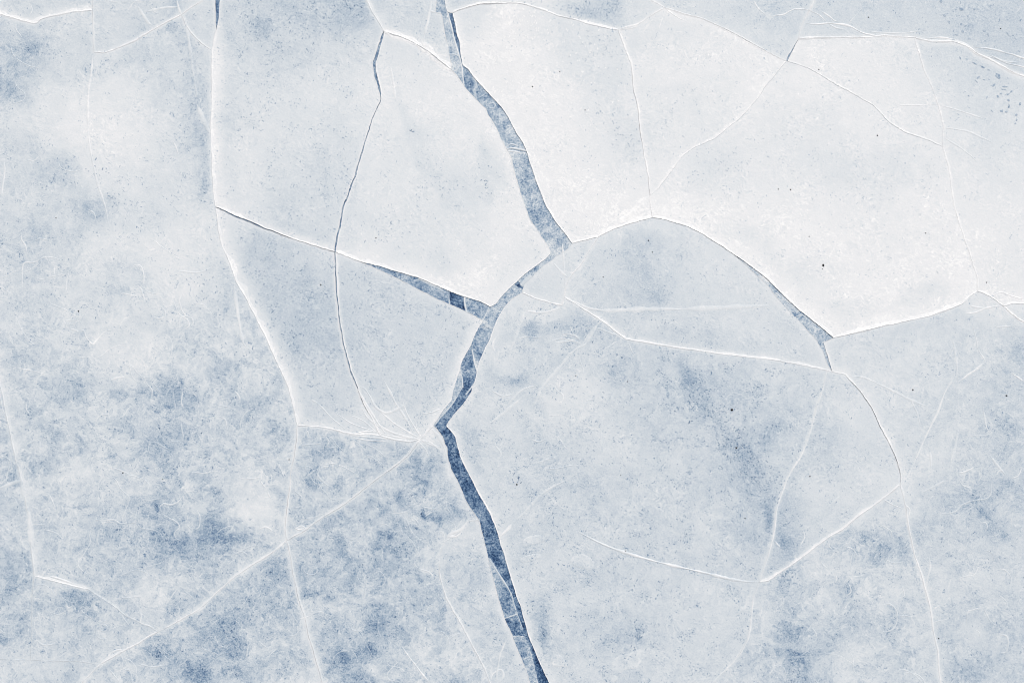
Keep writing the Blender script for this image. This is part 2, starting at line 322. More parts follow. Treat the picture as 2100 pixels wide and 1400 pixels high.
def new_ice_material():
    N = NT('refrozen_thin_ice')
    pos = N.new('ShaderNodeNewGeometry').outputs['Position']
    flat = N.mapping(pos, sc=(1, 1, 0))
    frost = N.attr('frost')
    c1 = N.math('SUBTRACT', N.noise(flat, 2.0, 5, 0.65, 0.6), 0.5)
    c2 = N.math('SUBTRACT', N.noise(N.mapping(flat, (4, 4, 0)), 6.0, 4, 0.7, 0.8), 0.5)
    c3 = N.math('SUBTRACT', N.noise(flat, 13.0, 3, 0.75, 0.6), 0.5)
    t = N.math('MULTIPLY_ADD', c1, 0.85, frost)
    t = N.math('MULTIPLY_ADD', c2, 0.50, t)
    t = N.math('MULTIPLY_ADD', c3, 1.15, t)
    # frost crystals: thin pale needles
    v = N.new('ShaderNodeTexVoronoi', feature='DISTANCE_TO_EDGE', voronoi_dimensions='2D')
    N.val(v.inputs['Vector'], flat); v.inputs['Scale'].default_value = 9.0
    ed = N.remap(v.outputs['Distance'], 0.0, 0.09, 0.10, 0.0)
    t = N.math('MULTIPLY_ADD', ed, N.remap(c1, -0.1, 0.1), t)
    # round pale pancakes and bubbles
    v = N.new('ShaderNodeTexVoronoi', feature='F1', voronoi_dimensions='2D')
    N.val(v.inputs['Vector'], N.mapping(flat, (2, 8, 0))); v.inputs['Scale'].default_value = 2.1
    sep = N.new('ShaderNodeSeparateColor'); N.val(sep.inputs[0], v.outputs['Color'])
    rg = N.remap(N.math('ABSOLUTE', N.math('SUBTRACT', v.outputs['Distance'], 0.27)), 0.0, 0.05, 0.14, 0.0)
    t = N.math('MULTIPLY_ADD', rg, N.math('LESS_THAN', sep.outputs[0], 0.35), t)
    N.val(N.b.inputs['Base Color'], N.ramp(t))
    N.b.inputs['Roughness'].default_value = 0.4
    N.b.inputs['Specular IOR Level'].default_value = 0.3
    bmp = N.new('ShaderNodeBump'); bmp.inputs['Strength'].default_value = 0.4; bmp.inputs['Distance'].default_value = 0.006
    N.val(bmp.inputs['Height'], c3); N.val(N.b.inputs['Normal'], bmp.outputs[0])
    return N.m

def plain(name, c, rough, spec=0.4, var=0.3, scale=20):
    N = NT(name)
    pos = N.new('ShaderNodeNewGeometry').outputs['Position']
    n = N.noise(pos, scale, 4, 0.6)
    mix = N.new('ShaderNodeMix', data_type='RGBA')
    N.val(mix.inputs['Factor'], n)
    mix.inputs['A'].default_value = tuple(v * (1 - var) for v in c) + (1,)
    mix.inputs['B'].default_value = tuple(min(1, v * (1 + var)) for v in c) + (1,)
    N.val(N.b.inputs['Base Color'], mix.outputs['Result'])
    N.b.inputs['Roughness'].default_value = rough; N.b.inputs['Specular IOR Level'].default_value = spec
    return N.m
M_ICE = ice_material()
M_NEW = new_ice_material()
M_WATER = plain('dark_lake_water', (0.018, 0.045, 0.085), 0.12, 0.5, 0.3, 6)
M_DEBRIS = plain('black_debris', (0.012, 0.012, 0.014), 0.8, 0.2, 0.4, 60)

# ------------------------------------------------------------------ object helpers
def make_obj(name, verts, faces, mat, parent=None, attrs=None, smooth=True):
    me = bpy.data.meshes.new(name)
    me.from_pydata([tuple(v) for v in verts], [], faces)
    me.materials.append(mat)
    for k, a in (attrs or {}).items():
        at = me.attributes.new(k, 'FLOAT', 'POINT'); at.data.foreach_set('value', np.asarray(a, np.float32))
    if smooth: me.polygons.foreach_set('use_smooth', np.ones(len(me.polygons), bool))
    me.update()
    o = bpy.data.objects.new(name, me); col.objects.link(o)
    if parent is not None:
        o.parent = parent
        o.matrix_parent_inverse = parent.matrix_world.inverted()
    return o
def tag(o, label, cat, group=None):
    o['label'] = label; o['category'] = cat
    if group: o['group'] = group
    return o

# ------------------------------------------------------------------ the setting: lake water under the ice, the far ice sheet
w = make_obj('lake_water', [(-900, -900, -0.032), (900, -900, -0.032), (900, 900, -0.032), (-900, 900, -0.032)], [(0, 1, 2, 3)], M_WATER, smooth=False)
w['kind'] = 'structure'
OX0, OX1, OY0, OY1 = -500, 2600, -400, 1800          # the floes are built out to here
def ring():
    x0, x1, y0, y1 = X(OX0), X(OX1), Y(OY1), Y(OY0)
    v = [(-900, -900, 0), (900, -900, 0), (900, 900, 0), (-900, 900, 0), (x0, y0, 0), (x1, y0, 0), (x1, y1, 0), (x0, y1, 0)]
    f = [(0, 1, 5, 4), (1, 2, 6, 5), (2, 3, 7, 6), (3, 0, 4, 7)]
    return v, f
rv, rf = ring()
far = make_obj('lake_ice', rv, rf, M_ICE, attrs={'frost': [0.70] * 8, 'mottle': [0.7] * 8, 'fleck': [0.4] * 8}, smooth=False)
far['kind'] = 'structure'
yx0, yx1, yy0, yy1 = X(OX0), X(OX1), Y(OY1), Y(OY0)
young = make_obj('young_ice', [(yx0, yy0, -.021), (yx1, yy0, -.021), (yx1, yy1, -.021), (yx0, yy1, -.021)], [(0, 1, 2, 3)], M_NEW, attrs={'frost': [0.37] * 4}, smooth=False)
young['kind'] = 'structure'                          # the skin that has frozen over the water between the floes

# ------------------------------------------------------------------ crack network: nodes and edges in photograph pixels
NODE = dict(
 oTL=(-500, -400), oTR=(2600, -400), oBR=(2600, 1800), oBL=(-500, 1800),
 t190=(185, -400), tK1l=(434, -400), tK1r=(456, -400), t752=(660, -400), tLl=(880, -400), tLr=(905, -400), t1333=(1200, -400), t1672=(1730, -400),
 l29=(-500, -40), l787=(-500, 480), l1350=(-500, 1335), b167=(-150, 1800), b662=(730, 1800), b1005=(1165, 1800), bLl=(1255, 1800), bLr=(1300, 1800),
 b1463=(1400, 1800), b1928=(2000, 1800), r157=(2600, 290), r623=(2600, 600), r660=(2600, 900),
 a=(190, 21), b=(192, 107), c=(372, 30), d=(434.5, 103), m=(442, -22), k1=(444, 61), e=(442, 424), f=(687, 516), g=(787, 65), h=(926, 143), i=(610, 872),
 j=(780, 893), k=(864, 899), L1=(889, 872), n=(588, 1108), o=(70, 1180), p=(325, 1294), p2=(180, 1207), q=(62, 1352), r=(207, 1360), s=(738, 536), T1=(1005.5, 629), T2=(990.5, 657), L2=(983, 1066),
 C0=(928, 27), C1=(1173.5, 499), C2=(1071, 600), J=(1268, 62), Q=(1363, 16), Rr=(1613, 125), Sn=(1638, 80), U=(1875, 77), V=(1933, 301), W=(2004, 597), Xn=(1333, 401),
 Yn=(1338, 446), Z=(1227, 486), H=(1505, 522), G=(1709, 692), K=(1707, 762), KK=(1696, 759), M=(2057, 627), AA=(1157, 609), BB=(1846, 993), CC=(1557, 1193))
EDGES = []
def E(a, b, pts=(), gap=0.05, rims=None, rim=(2.2, .86), h=0.018, jit=0.95):
    """rims: floe key -> (rim width, rim whiteness[, halo width, halo whiteness]); the rest get rim"""
    EDGES.append(dict(a=a, b=b, pts=list(pts), gap=gap, rims=rims or {}, rim=rim, h=h, jit=jit))
BORDER = dict(rim=None, jit=0)
for seq in (['oTL', 't190', 'tK1l', 'tK1r', 't752', 'tLl', 'tLr', 't1333', 't1672', 'oTR'], ['oTR', 'r157', 'r623', 'r660', 'oBR'],
            ['oBR', 'b1928', 'b1463', 'bLr', 'bLl', 'b1005', 'b662', 'b167', 'oBL'], ['oBL', 'l1350', 'l787', 'l29', 'oTL']):
    for u, v in zip(seq[:-1], seq[1:]): E(u, v, **BORDER)
# top left
E('l29', 'a', [(-200, 0), (0, 29), (30, 38), (60, 46), (76, 48), (83, 39), (117, 32), (150, 25)], rims={'F4': (3, .88), 'F1': (7, .92, 10, .86)}, h=.03)
E('t190', 'a', [(191, -150), (190, 0)], rim=(3, .80), h=.006)
E('a', 'b', [(191, 60)], rim=(4, .82), h=.008)
E('b', 'c', [(200, 107.5), (213, 108), (233, 102), (267, 88), (300, 70), (333, 50)], rims={'F4': (1.6, .9), 'F2': (3, .93)}, h=.03)
E('c', 'm', [(400, 11), (415, 1)], rim=(2.2, .86))
E('c', 'd', [(380, 48), (390, 67), (408, 84), (424, 97)], rim=(2.4, .86))
E('tK1l', 'm', [(440, -150)], rim=(3, .86))
E('m', 'k1', [(442, 0), (443, 40)], rim=(3, .9))
E('tK1r', 'k1', [(454, -150), (451, 0), (450, 23)], rim=(2.5, .9))
E('k1', 'd', [(439, 75), (437, 90)], rims={'F11': (5, .92, 14, .84)}, rim=(2, .85))
E('d', 'e', [(434, 133), (435, 200), (432.5, 267), (435, 334), (438.5, 400)], rims={'F11': (6, .95, 22, .925), 'F4': (1.8, .86)}, h=.03)
# left long crack, lower
E('e', 'i', [(448, 467), (453.5, 497), (470, 537), (484, 577), (510, 620), (525, 652), (548, 697), (568, 744), (592, 794), (603, 837)], rims={'F9': (9, .93, 17, .89), 'F4': (2, .86)}, h=.03)
E('i', 'n', [(608, 900), (604, 934), (597, 966), (595, 1000), (588, 1043), (585, 1083)], gap=[.1, .7, .2, .1, .2, .7, .1, .1], rim=(3.6, .88), rims={'F8': (4, .88, 8, .74)})
E('n', 'b662', [(595, 1133), (602, 1180), (612, 1226), (625, 1266), (635, 1310), (648, 1350), (662, 1400), (700, 1600)], rims={'F7': (4, .80, 8, .72), 'F6': (5, .84, 8, .74)}, h=.015)
E('e', 'f', [(468, 437), (541, 467), (575, 480), (608, 492)], gap=[1.2, 2.6, 2.4, 1.4, .6, .8], rims={'F11': (5, .95, 12, .88), 'F9': (1.6, .86)}, h=.03)
E('g', 'f', [(785, 73), (774, 106), (767, 130), (770, 153), (778.5, 183), (781.5, 196), (781.5, 207), (765, 240), (748.5, 290), (728.5, 360), (705, 423), (697, 467), (692, 484)],
  gap=[.8, 4, 5.6, 5.2, 4.6, 4.8, 1.4, 1.4, 1.6, 2, 2.6, 2.8, 3.2, 3.0, 3.4], rim=(2.4, .92), h=.02, jit=1.0)
E('f', 'j', [(687.5, 534), (690, 600), (697, 657), (705, 707), (718.5, 760), (733.5, 794), (745, 827), (764, 860)], gap=[2, 2, 2.2, 2.2, 2.2, 2.2, 1.8, .9, .1, .05], rim=(3.6, .90), h=.02)
E('f', 's', [(692, 518), (715, 527)], gap=[1.5, .6, .6, .6], rims={'F12': (6, .97, 14, .9)}, rim=(2, .9), h=.03)
# branch lead
E('s', 'T1', [(765, 542), (808, 555), (858, 570), (879, 578.5), (921, 597), (949, 607), (980, 616)], rims={'F12': (6, .97, 26, .92)}, h=.03)
E('s', 'T2', [(778.5, 553.5), (805, 565), (858.5, 593.5), (918.5, 622), (953.5, 637)], rims={'F10': (2.6, .92, 9, .78)})
# top centre
E('t752', 'g', [(720, -120), (752, 0), (765, 27), (783, 56)], rim=(3.5, .86), rims={'F13': (5, .86, 16, .8)})
E('g', 'h', [(808, 70), (845, 85), (878, 104), (908, 128)], rims={'F13': (10, .95, 11, .91), 'F12': (10, .97, 9, .93)}, h=.035)
# main lead, left bank
E('tLl', 'h', [(888, -150), (896, 0), (893, 15), (895, 26), (906, 27), (909, 39), (912, 63), (917, 86), (920, 103), (923, 120), (926, 132)], rims={'F13': (2.5, .9, 6, .8)})
E('h', 'T1', [(929, 146), (937, 153), (946, 165), (953, 177), (963, 189), (978, 205), (988, 216), (996, 221), (1001, 235), (1012, 251), (1021, 266), (1027, 282), (1033.5, 294), (1041, 307),
  (1050, 325), (1055, 348), (1062.5, 373.5), (1067, 393), (1076, 418), (1087, 448), (1102, 472), (1117, 492), (1126.5, 509), (1130, 517), (1127.5, 521), (1119, 530), (1100, 545), (1079.5, 560),
  (1064, 573), (1055, 581), (1040, 596.5), (1024.5, 612), (1019, 622)], rims={'F12': (3.2, .97, 18, .90)}, h=.02, jit=.9)
E('T2', 'L1', [(980.5, 672), (972, 689), (968, 702), (965.5, 709), (957, 723), (946, 745), (943.5, 760), (938, 771), (931, 796), (927, 820), (910, 837)], rims={'F10': (3, .94, 14, .87)})
E('k', 'L1', [(877, 884)], rim=(4, .88), rims={'F10': (4, .9, 10, .8)})
E('L1', 'L2', [(893, 876), (899, 882), (910, 899), (913, 910), (918, 917), (919.5, 940), (925, 960), (942, 993), (958.5, 1030), (976, 1056)], rims={'F7': (3, .88, 13, .78)}, jit=.9)
E('L2', 'bLl', [(992, 1100), (1002, 1146), (1012, 1186), (1025, 1233), (1035, 1266), (1050, 1301), (1070, 1350), (1089, 1400), (1160, 1570)], rims={'F7b': (3, .9, 9, .79)}, jit=.9)
# main lead, right bank
E('tLr', 'C0', [(908, -150), (911.5, 0), (914, 12), (919, 26)], rims={'F14': (2.5, .92, 8, .84)})
E('C0', 'C1', [(930, 34), (934.5, 55), (937, 72), (943, 87), (944, 103), (948, 127), (948.5, 134), (959, 142), (970, 156), (983, 171), (997, 187), (1014, 204), (1028, 219), (1044, 243), (1059, 273), (1072, 292),
  (1079.5, 309), (1085, 328), (1093.5, 354), (1104, 382), (1111, 403), (1121, 425), (1138.5, 453), (1156, 476)], rims={'F15': (3.5, .97, 12, .93)}, h=.02, jit=.9)
E('C1', 'C2', [(1168, 507), (1155, 516), (1134, 531), (1114, 545), (1099, 560), (1085, 573), (1074, 586)], rims={'F22': (1.6, .86, 10, .8)}, jit=1.2)
E('C2', 'bLr', [(1060.5, 605), (1048.5, 614), (1038, 624), (1031, 634), (1024, 645), (1017, 661), (1008.5, 681), (1004, 696), (995.5, 711), (987, 732), (983, 741), (980.5, 751), (978, 762), (977, 771), (974, 783),
  (968, 792), (968, 800), (959, 813.5), (946.5, 831), (929, 852), (914, 872.5), (927, 886), (934, 897), (938, 916), (945, 938), (952, 953), (975, 1000), (1005, 1053), (1022, 1096), (1032, 1133), (1042, 1166),
  (1050, 1194), (1067, 1243), (1083, 1300), (1103, 1350), (1127, 1400), (1200, 1565)], rims={'F24': (2.8, .95, 12, .80)}, h=.02, jit=.9)
# left lower cracks
E('l787', 'o', [(-160, 600), (-30, 700), (0, 787), (10, 840), (25, 910), (30, 933), (43, 983), (57, 1050), (63, 1120)], rims={'F4': (8, .80, 14, .76), 'F5a': (2, .76)}, h=.012)
E('o', 'p2', [(110, 1190), (163, 1204)], rims={'F4': (6, .91, 8, .80), 'F5b': (2, .8)}, h=.025)
E('p2', 'p', [(217, 1230), (262, 1264)], rims={'F4': (3, .74), 'F5b': (1.4, .68)}, h=.012)
E('o', 'q', [(66, 1230), (66, 1285)], rim=(3, .69), h=.004)
E('l1350', 'q', [(-200, 1345), (0, 1350)], rim=(1.8, .70), h=.006)
E('q', 'r', [(110, 1355), (150, 1354), (180, 1358)], rim=(2, .74), h=.008)
E('n', 'p', [(551, 1137), (525, 1153), (480, 1183), (443, 1216), (407, 1250), (353, 1280)], rims={'F4': (4, .87, 9, .76), 'F6': (2.2, .84)}, h=.025)
E('p', 'r', [(287, 1316)], rims={'F5b': (4, .87, 8, .76), 'F6': (2.4, .84)}, h=.025)
E('r', 'b167', [(167, 1400), (60, 1520)], rim=(3.2, .84))
E('k', 'n', [(838, 933), (808, 956), (758, 993), (708, 1033), (658, 1063), (628, 1085)], rims={'F8': (4.4, .80, 8, .68), 'F7': (4.4, .78, 8, .66)}, h=.012)
E('i', 'j', [(658, 875), (692, 882), (725, 890), (758, 890)], rims={'F9': (4, .93, 10, .82), 'F8': (1.8, .86)}, h=.025)
E('j', 'k', [(808, 901), (842, 906)], rims={'F10': (4, .93, 12, .84), 'F8': (2, .86)}, h=.025)
E('L2', 'b1005', [(962, 1067), (942, 1090), (912, 1110), (900, 1140), (902, 1180), (915, 1226), (942, 1273), (965, 1316), (992, 1366), (1005, 1400), (1080, 1600)], rims={'F7b': (3.4, .86, 9, .74), 'F7': (2, .8)}, h=.02)
# upper right
E('C0', 'J', [(939, 21), (963, 14.5), (988, 8.5), (1023, 7), (1066, 7), (1088, 13), (1117, 22), (1143, 32), (1177, 40), (1220, 53)], gap=[.6, 1.2, 1.4, 1.6, 1.4, 1.0, .8, .3, .1, .1, .1, .1], rims={'F14': (4.5, .96, 8, .86), 'F15': (1.8, .92)}, h=.035)
E('J', 'Q', [(1300, 57), (1327, 38), (1345, 26)], rim=(2.4, .9))
E('t1333', 'Q', [(1250, -140), (1333, 0)], rim=(2.6, .9))
E('Q', 'Rr', [(1400, 28), (1440, 38), (1483, 57), (1517, 75), (1550, 93), (1575, 107), (1595, 118)], gap=[.1, .3, .5, .8, .8, .6, .3, .2, .1], rims={'F16': (4, .95, 16, .91), 'F20': (1.6, .85)}, h=.025)
E('Rr', 'Sn', [(1619, 113), (1631, 90)], gap=[3.2, 3.2, 1.2, .1], rims={'F18': (3, .96, 14, .92)}, rim=(2, .86))
E('Sn', 't1672', [(1640, 63), (1649, 43), (1660, 23), (1672, 0), (1715, -200)], rim=(2.2, .88))
E('Sn', 'U', [(1675, 78), (1725, 77), (1775, 77), (1818, 74)], rims={'F18': (3, .94, 12, .88), 'F21': (2.4, .92)}, h=.03)
E('U', 'r157', [(1908, 85), (1958, 85), (1982, 95), (2008, 112), (2042, 128), (2075, 147), (2100, 157), (2300, 230)], rims={'F21': (3.5, .94), 'F19': (3.5, .94, 8, .84)}, h=.035)
E('U', 'V', [(1882, 103), (1895, 143), (1912, 180), (1925, 217), (1935, 257)], rim=(4, .90), h=.01)
E('Rr', 'V', [(1658, 140), (1692, 160), (1725, 180), (1758, 197), (1792, 217), (1822, 250), (1858, 273), (1902, 287)], gap=.5, rims={'F18': (3.5, .92, 9, .89), 'F17': (1.5, .82)}, h=.02)
E('V', 'W', [(1945, 343), (1950, 377), (1958, 427), (1969, 465), (1985, 510), (2004, 567)], rim=(3, .95), h=.02)
E('J', 'Xn', [(1280, 97), (1295, 133), (1298.5, 180), (1308.5, 227), (1313.5, 277), (1320, 317), (1328.5, 360)], gap=[.1, .1, .1, 1.2, .5, 1.0, .2, .1, .9], rims={'F16': (3, .96, 7, .92), 'F15': (1.6, .93)}, h=.02)
E('Rr', 'Xn', [(1575, 170), (1550, 207), (1517, 243), (1467, 283), (1423, 303), (1403, 317), (1387, 337), (1370, 360), (1350, 387)], rims={'F16': (6, .94, 8, .91), 'F17': (1.6, .83)}, h=.022)
E('Xn', 'Yn', [(1333, 422)], rim=(2.4, .96))
E('Yn', 'Z', [(1315, 452), (1290, 459), (1263, 468)], rims={'F15': (8, .985, 26, .95), 'F23': (1.4, .86)}, gap=.4, h=.035)
E('Z', 'C1', [(1205, 491)], rims={'F15': (6, .98, 12, .95), 'F22': (1.4, .86)}, gap=.3, h=.035)
E('Yn', 'H', [(1365, 450), (1413, 465), (1443, 482), (1477, 503)], gap=[.3, .6, .8, .8, 1, 1], rims={'F17': (6, .985, 36, .945), 'F23': (1.4, .84)}, h=.035)
E('H', 'G', [(1513, 527), (1550, 553), (1575, 572), (1608, 607), (1641, 637), (1675, 664)], rims={'F17': (5, .985, 36, .945)}, h=.035)
E('H', 'K', [(1527, 541), (1560, 572), (1575, 584), (1591, 607), (1618, 637), (1655, 674), (1675, 697), (1687, 720), (1697, 747)], rims={'F23': (1.5, .84, 9, .8)}, jit=1.2)
E('G', 'K', [(1700, 697), (1687, 701), (1692, 714), (1703, 747)], rims={'F27': (2.6, .95, 6, .84)})
E('G', 'W', [(1742, 685.5), (1775, 677), (1815, 667), (1858, 659), (1908, 647), (1942, 634), (1975, 622), (1985, 610)], gap=[.3, 1.0, .4, .8, .3, .1, .1, .1, .1, .1], rims={'F17': (6, .985, 36, .945), 'F27': (1.8, .9)}, h=.04)
E('W', 'M', [(2014, 600), (2035, 610)], rims={'F19': (4, .97, 20, .92), 'F27': (2, .9)}, h=.035)
E('M', 'r623', [(2075, 622), (2100, 623), (2300, 610)], rims={'F19': (4, .97, 20, .92), 'F28': (2, .88)}, h=.035)
E('M', 'r660', [(2075, 644), (2100, 660), (2300, 770)], gap=[.2, .4, .3, .2, .2], rims={'F28': (3, .95), 'F27': (3, .93)}, h=.03)
# middle right
E('Z', 'AA', [(1210, 513), (1193, 540), (1167, 570), (1159, 590)], rims={'F22': (2.2, .93), 'F23': (2.2, .88)}, h=.02)
E('AA', 'C2', [(1153.5, 627), (1130, 622), (1100, 613)], rims={'F22': (2.4, .97, 8, .84), 'F24': (2.2, .92, 16, .8)}, h=.03)
E('AA', 'KK', [(1203, 638), (1237, 659), (1263, 680), (1283, 695), (1350, 707), (1400, 714), (1467, 724), (1517, 730), (1575, 736), (1625, 744), (1675, 755)], rims={'F23': (4, .94, 8, .82), 'F24': (1.4, .84)}, h=.03)
E('KK', 'K', [], rim=(3, .9))
E('K', 'BB', [(1732, 766), (1742, 777), (1768, 807), (1792, 844), (1805, 874), (1822, 907), (1836, 936), (1848, 976)], gap=[.1, .1, .3, .9, 1.0, 1.1, .5, 1.0, .4, .1], rims={'F27': (4.4, .94, 10, .84), 'F25': (1.5, .84)}, h=.03)
E('BB', 'b1928', [(1849, 1006), (1857, 1036), (1865, 1090), (1875, 1133), (1892, 1186), (1905, 1233), (1912, 1280), (1922, 1333), (1929, 1400), (1965, 1600)], rims={'F27': (3.2, .90, 7, .76), 'F26': (2.6, .86)}, h=.022)
E('KK', 'CC', [(1688, 797), (1675, 834), (1665, 874), (1645, 930), (1618, 973), (1602, 1013), (1592, 1043), (1588, 1083), (1577, 1133)], rims={'F25': (2.2, .84, 4, .74), 'F24': (1.8, .82)}, h=.012)
E('BB', 'CC', [(1808, 1025), (1762, 1056), (1735, 1080), (1692, 1106), (1635, 1150), (1575, 1190)], rims={'F25': (5, .92, 8, .8), 'F26': (2, .84)}, h=.028)
E('CC', 'b1463', [(1544, 1226), (1540, 1266), (1534, 1306), (1517, 1340), (1490, 1370), (1463, 1397), (1425, 1500)], rim=(3.4, .80), rims={'F24': (3, .80, 12, .73)}, h=.01)

GRP = 'floes of the cracked ice sheet'
# key: sample point inside, height, whiteness shift, lower and upper bound of whiteness, mottle, fleck, label
FLOES = dict(
 F1=((90, 5), .004, 0, .6, .82, .5, .3, 'small pale floe in the top left corner above a thick white crack'),
 F2=((260, 40), .006, .01, .6, .84, .5, .4, 'pale floe with a curved lower edge at the top, left of the blue slit'),
 F3=((415, 50), .0, .02, .6, .84, .4, .3, 'tiny wedge of pale ice beside the blue slit at the top edge'),
 F4=((250, 700), 0.0, 0, .40, .90, 1, .55, 'largest floe, filling the left side with curling veins and cloudy blue patches'),
 F5a=((15, 1100), .003, 0, .4, .8, 1, .4, 'mottled blue floe on the left edge outside the bent white crack'),
 F5b=((150, 1290), .0, 0, .4, .8, 1, .4, 'mottled four-sided floe in the lower left under the bent white crack'),
 F5c=((60, 1385), .0, .0, .4, .8, .9, .4, 'sliver of mottled ice in the bottom left corner'),
 F6=((430, 1340), .002, -.01, .38, .82, 1.05, .5, 'bluest floe at the bottom left, under the long diagonal white crack'),
 F7=((780, 1230), .0, -.01, .38, .84, 1.1, .5, 'blue mottled floe at the bottom, left of the dark open crack'),
 F7b=((960, 1200), .004, .0, .45, .84, .75, .5, 'narrow grey floe along the left bank of the lower dark crack'),
 F8=((690, 980), .0, -.02, .38, .82, 1, .5, 'triangular blue mottled floe left of the kink in the dark crack'),
 F9=((600, 700), .008, 0, .5, .82, .42, .8, 'smooth grey-blue floe left of the thin curved dark crack'),
 F10=((830, 720), .010, .005, .5, .80, .36, .85, 'smooth grey-blue floe with a pointed right corner beside the dark open crack'),
 F11=((600, 250), .014, 0, .45, .9, .55, .7, 'pale floe at the top between the long white crack and the thin dark crack'),
 F12=((900, 400), .022, .025, .86, .93, .50, .3, 'pale white floe left of the broad open crack, ending in a sharp tip'),
 F13=((830, 40), .006, 0, .55, .84, .4, .5, 'small grey floe at the top edge, left of the open crack'),
 F14=((1100, -5), .008, -.01, .5, .84, .5, .6, 'thin grey strip of ice along the top edge, right of the open crack'),
 F15=((1150, 250), .030, .02, .89, .96, .48, .25, 'brightest white floe along the right bank of the broad open crack'),
 F16=((1430, 180), .032, .02, .90, .96, .52, .28, 'white floe at the top between two thin cracks meeting at a low tip'),
 F17=((1650, 420), .034, .02, .90, .96, .55, .3, 'large white floe in the upper right with a curved lower left edge'),
 F18=((1780, 140), .028, .02, .92, .96, .25, .2, 'smooth white floe in the upper right under the long double ridge'),
 F19=((2050, 400), .024, .01, .78, .93, .30, .25, 'white floe on the right edge with blue chips in its upper part'),
 F20=((1500, 20), .006, -.01, .5, .74, .4, .4, 'grey floe along the top edge right of centre'),
 F21=((1900, 30), .008, -.005, .5, .72, .34, .3, 'grey floe in the top right corner with scattered blue chips'),
 F22=((1120, 575), .006, .0, .5, .78, .25, .3, 'small wedge of grey ice between the open crack and a straight white line'),
 F23=((1400, 600), .004, 0, .5, .77, .5, .35, 'smooth grey floe with an arched upper edge right of centre'),
 F24=((1280, 1000), .012, 0, .45, .80, .60, 1.0, 'big grey-blue flecked floe right of the dark crack, from centre to bottom'),
 F25=((1720, 950), .010, 0, .45, .80, .5, .5, 'pale triangular floe on the right between three white cracks'),
 F26=((1720, 1250), .004, 0, .42, .82, .85, .5, 'mottled floe at the bottom right between two diverging white cracks'),
 F27=((2000, 900), .006, 0, .45, .82, .7, .35, 'mottled floe filling the lower right edge with curling veins'),
 F28=((2092, 638), .004, 0, .5, .8, .4, .3, 'tiny pointed sliver of ice at the right edge'),
)

# resample the cracks once, so neighbours share the same line
rng = np.random.RandomState(5)
for e in EDGES:
    pts = np.array([NODE[e['a']]] + e['pts'] + [NODE[e['b']]], float)
    d = np.hypot(*np.diff(pts, axis=0).T); s = np.r_[0, np.cumsum(d)]
    q = [0.0]
    for k in range(len(d)):
        mid = (pts[k] + pts[k + 1]) / 2
        inner = -60 < mid[0] < 2160 and -60 < mid[1] < 1460
        n = max(1, int(round(d[k] / (4.0 if inner else 25.0))))
        q += list(s[k] + d[k] * np.arange(1, n + 1) / n)
    q = np.array(q)
    p = np.c_[np.interp(q, s, pts[:, 0]), np.interp(q, s, pts[:, 1])]
    if e['rim'] is None and not e['rims']:
        p = pts; q = s
    # round the traced corners a little, then roughen
    if e['jit'] > 0 and len(p) > 4:
        p2 = p.copy(); p2[1:-1] = 0.25 * p[:-2] + 0.5 * p[1:-1] + 0.25 * p[2:]; p = p2
        nn = normals(p)
        amp = e['jit'] * ((fbm(q, q * 0, 22, 3, rng.randint(9999)) - .5) * 2.6 + (rng.rand(len(q)) - .5) * 0.7)
        amp *= np.clip(np.minimum(q, q[-1] - q) / 10.0, 0, 1)
        p = p + nn * amp[:, None]
    g = e['gap']
    e['g'] = np.interp(q, s, g) if isinstance(g, (list, tuple)) else np.full(len(p), float(g))
    if (e['a'], e['b']) not in (('e', 'f'), ('g', 'f'), ('f', 'j'), ('Rr', 'Sn'), ('K', 'BB')): e['g'] = np.minimum(e['g'], .05 + e['g'] * .45)
    if isinstance(g, (list, tuple)): e['g'] = e['g'] * (0.72 + 0.56 * vnoise(q / 7.0, q * 0, 3))
    e['p'] = p

# faces of the planar graph
half = {}
out = {}
for idx, e in enumerate(EDGES):
    for dr in (0, 1):
        p = e['p'] if dr == 0 else e['p'][::-1]
        u = e['a'] if dr == 0 else e['b']
        k = min(2, len(p) - 1)
        ang = math.atan2(p[k][1] - p[0][1], p[k][0] - p[0][0])
        out.setdefault(u, []).append((ang, idx, dr))
for u in out: out[u].sort()
def nxt(idx, dr):
    e = EDGES[idx]
    v = e['b'] if dr == 0 else e['a']
    lst = out[v]
    pos = next(k for k, (_, i2, d2) in enumerate(lst) if i2 == idx and d2 == 1 - dr)
    _, i2, d2 = lst[(pos - 1) % len(lst)]
    return i2, d2
faces = []; seen = set()
for idx in range(len(EDGES)):
    for dr in (0, 1):
        if (idx, dr) in seen: continue
        cyc = []; cur = (idx, dr)
        while cur not in seen:
            seen.add(cur); cyc.append(cur); cur = nxt(*cur)
        P = []; G_ = []
        spans = []
        for i2, d2 in cyc:
            pp = EDGES[i2]['p'] if d2 == 0 else EDGES[i2]['p'][::-1]
            gg = EDGES[i2]['g'] if d2 == 0 else EDGES[i2]['g'][::-1]
            spans.append((i2, d2, len(P), len(pp)))
            P += list(pp[:-1]); G_ += list(gg[:-1])
        P = np.array(P); G_ = np.array(G_)
        A = 0.5 * np.sum(P[:, 0] * np.roll(P[:, 1], -1) - np.roll(P[:, 0], -1) * P[:, 1])
        faces.append(dict(P=P, g=G_, A=A, spans=spans))
inner_sign = np.sign(sum(np.sign(f['A']) for f in faces))
faces = [f for f in faces if np.sign(f['A']) == inner_sign]
face_of = {}
for key, spec in FLOES.items():
    x, y = spec[0]
    hit = [f for f in faces if inside(np.array([float(x)]), np.array([float(y)]), f['P'])[0]]
    assert len(hit) == 1, (key, len(hit))
    assert 'key' not in hit[0], (key, hit[0]['key'])
    hit[0]['key'] = key; face_of[key] = hit[0]
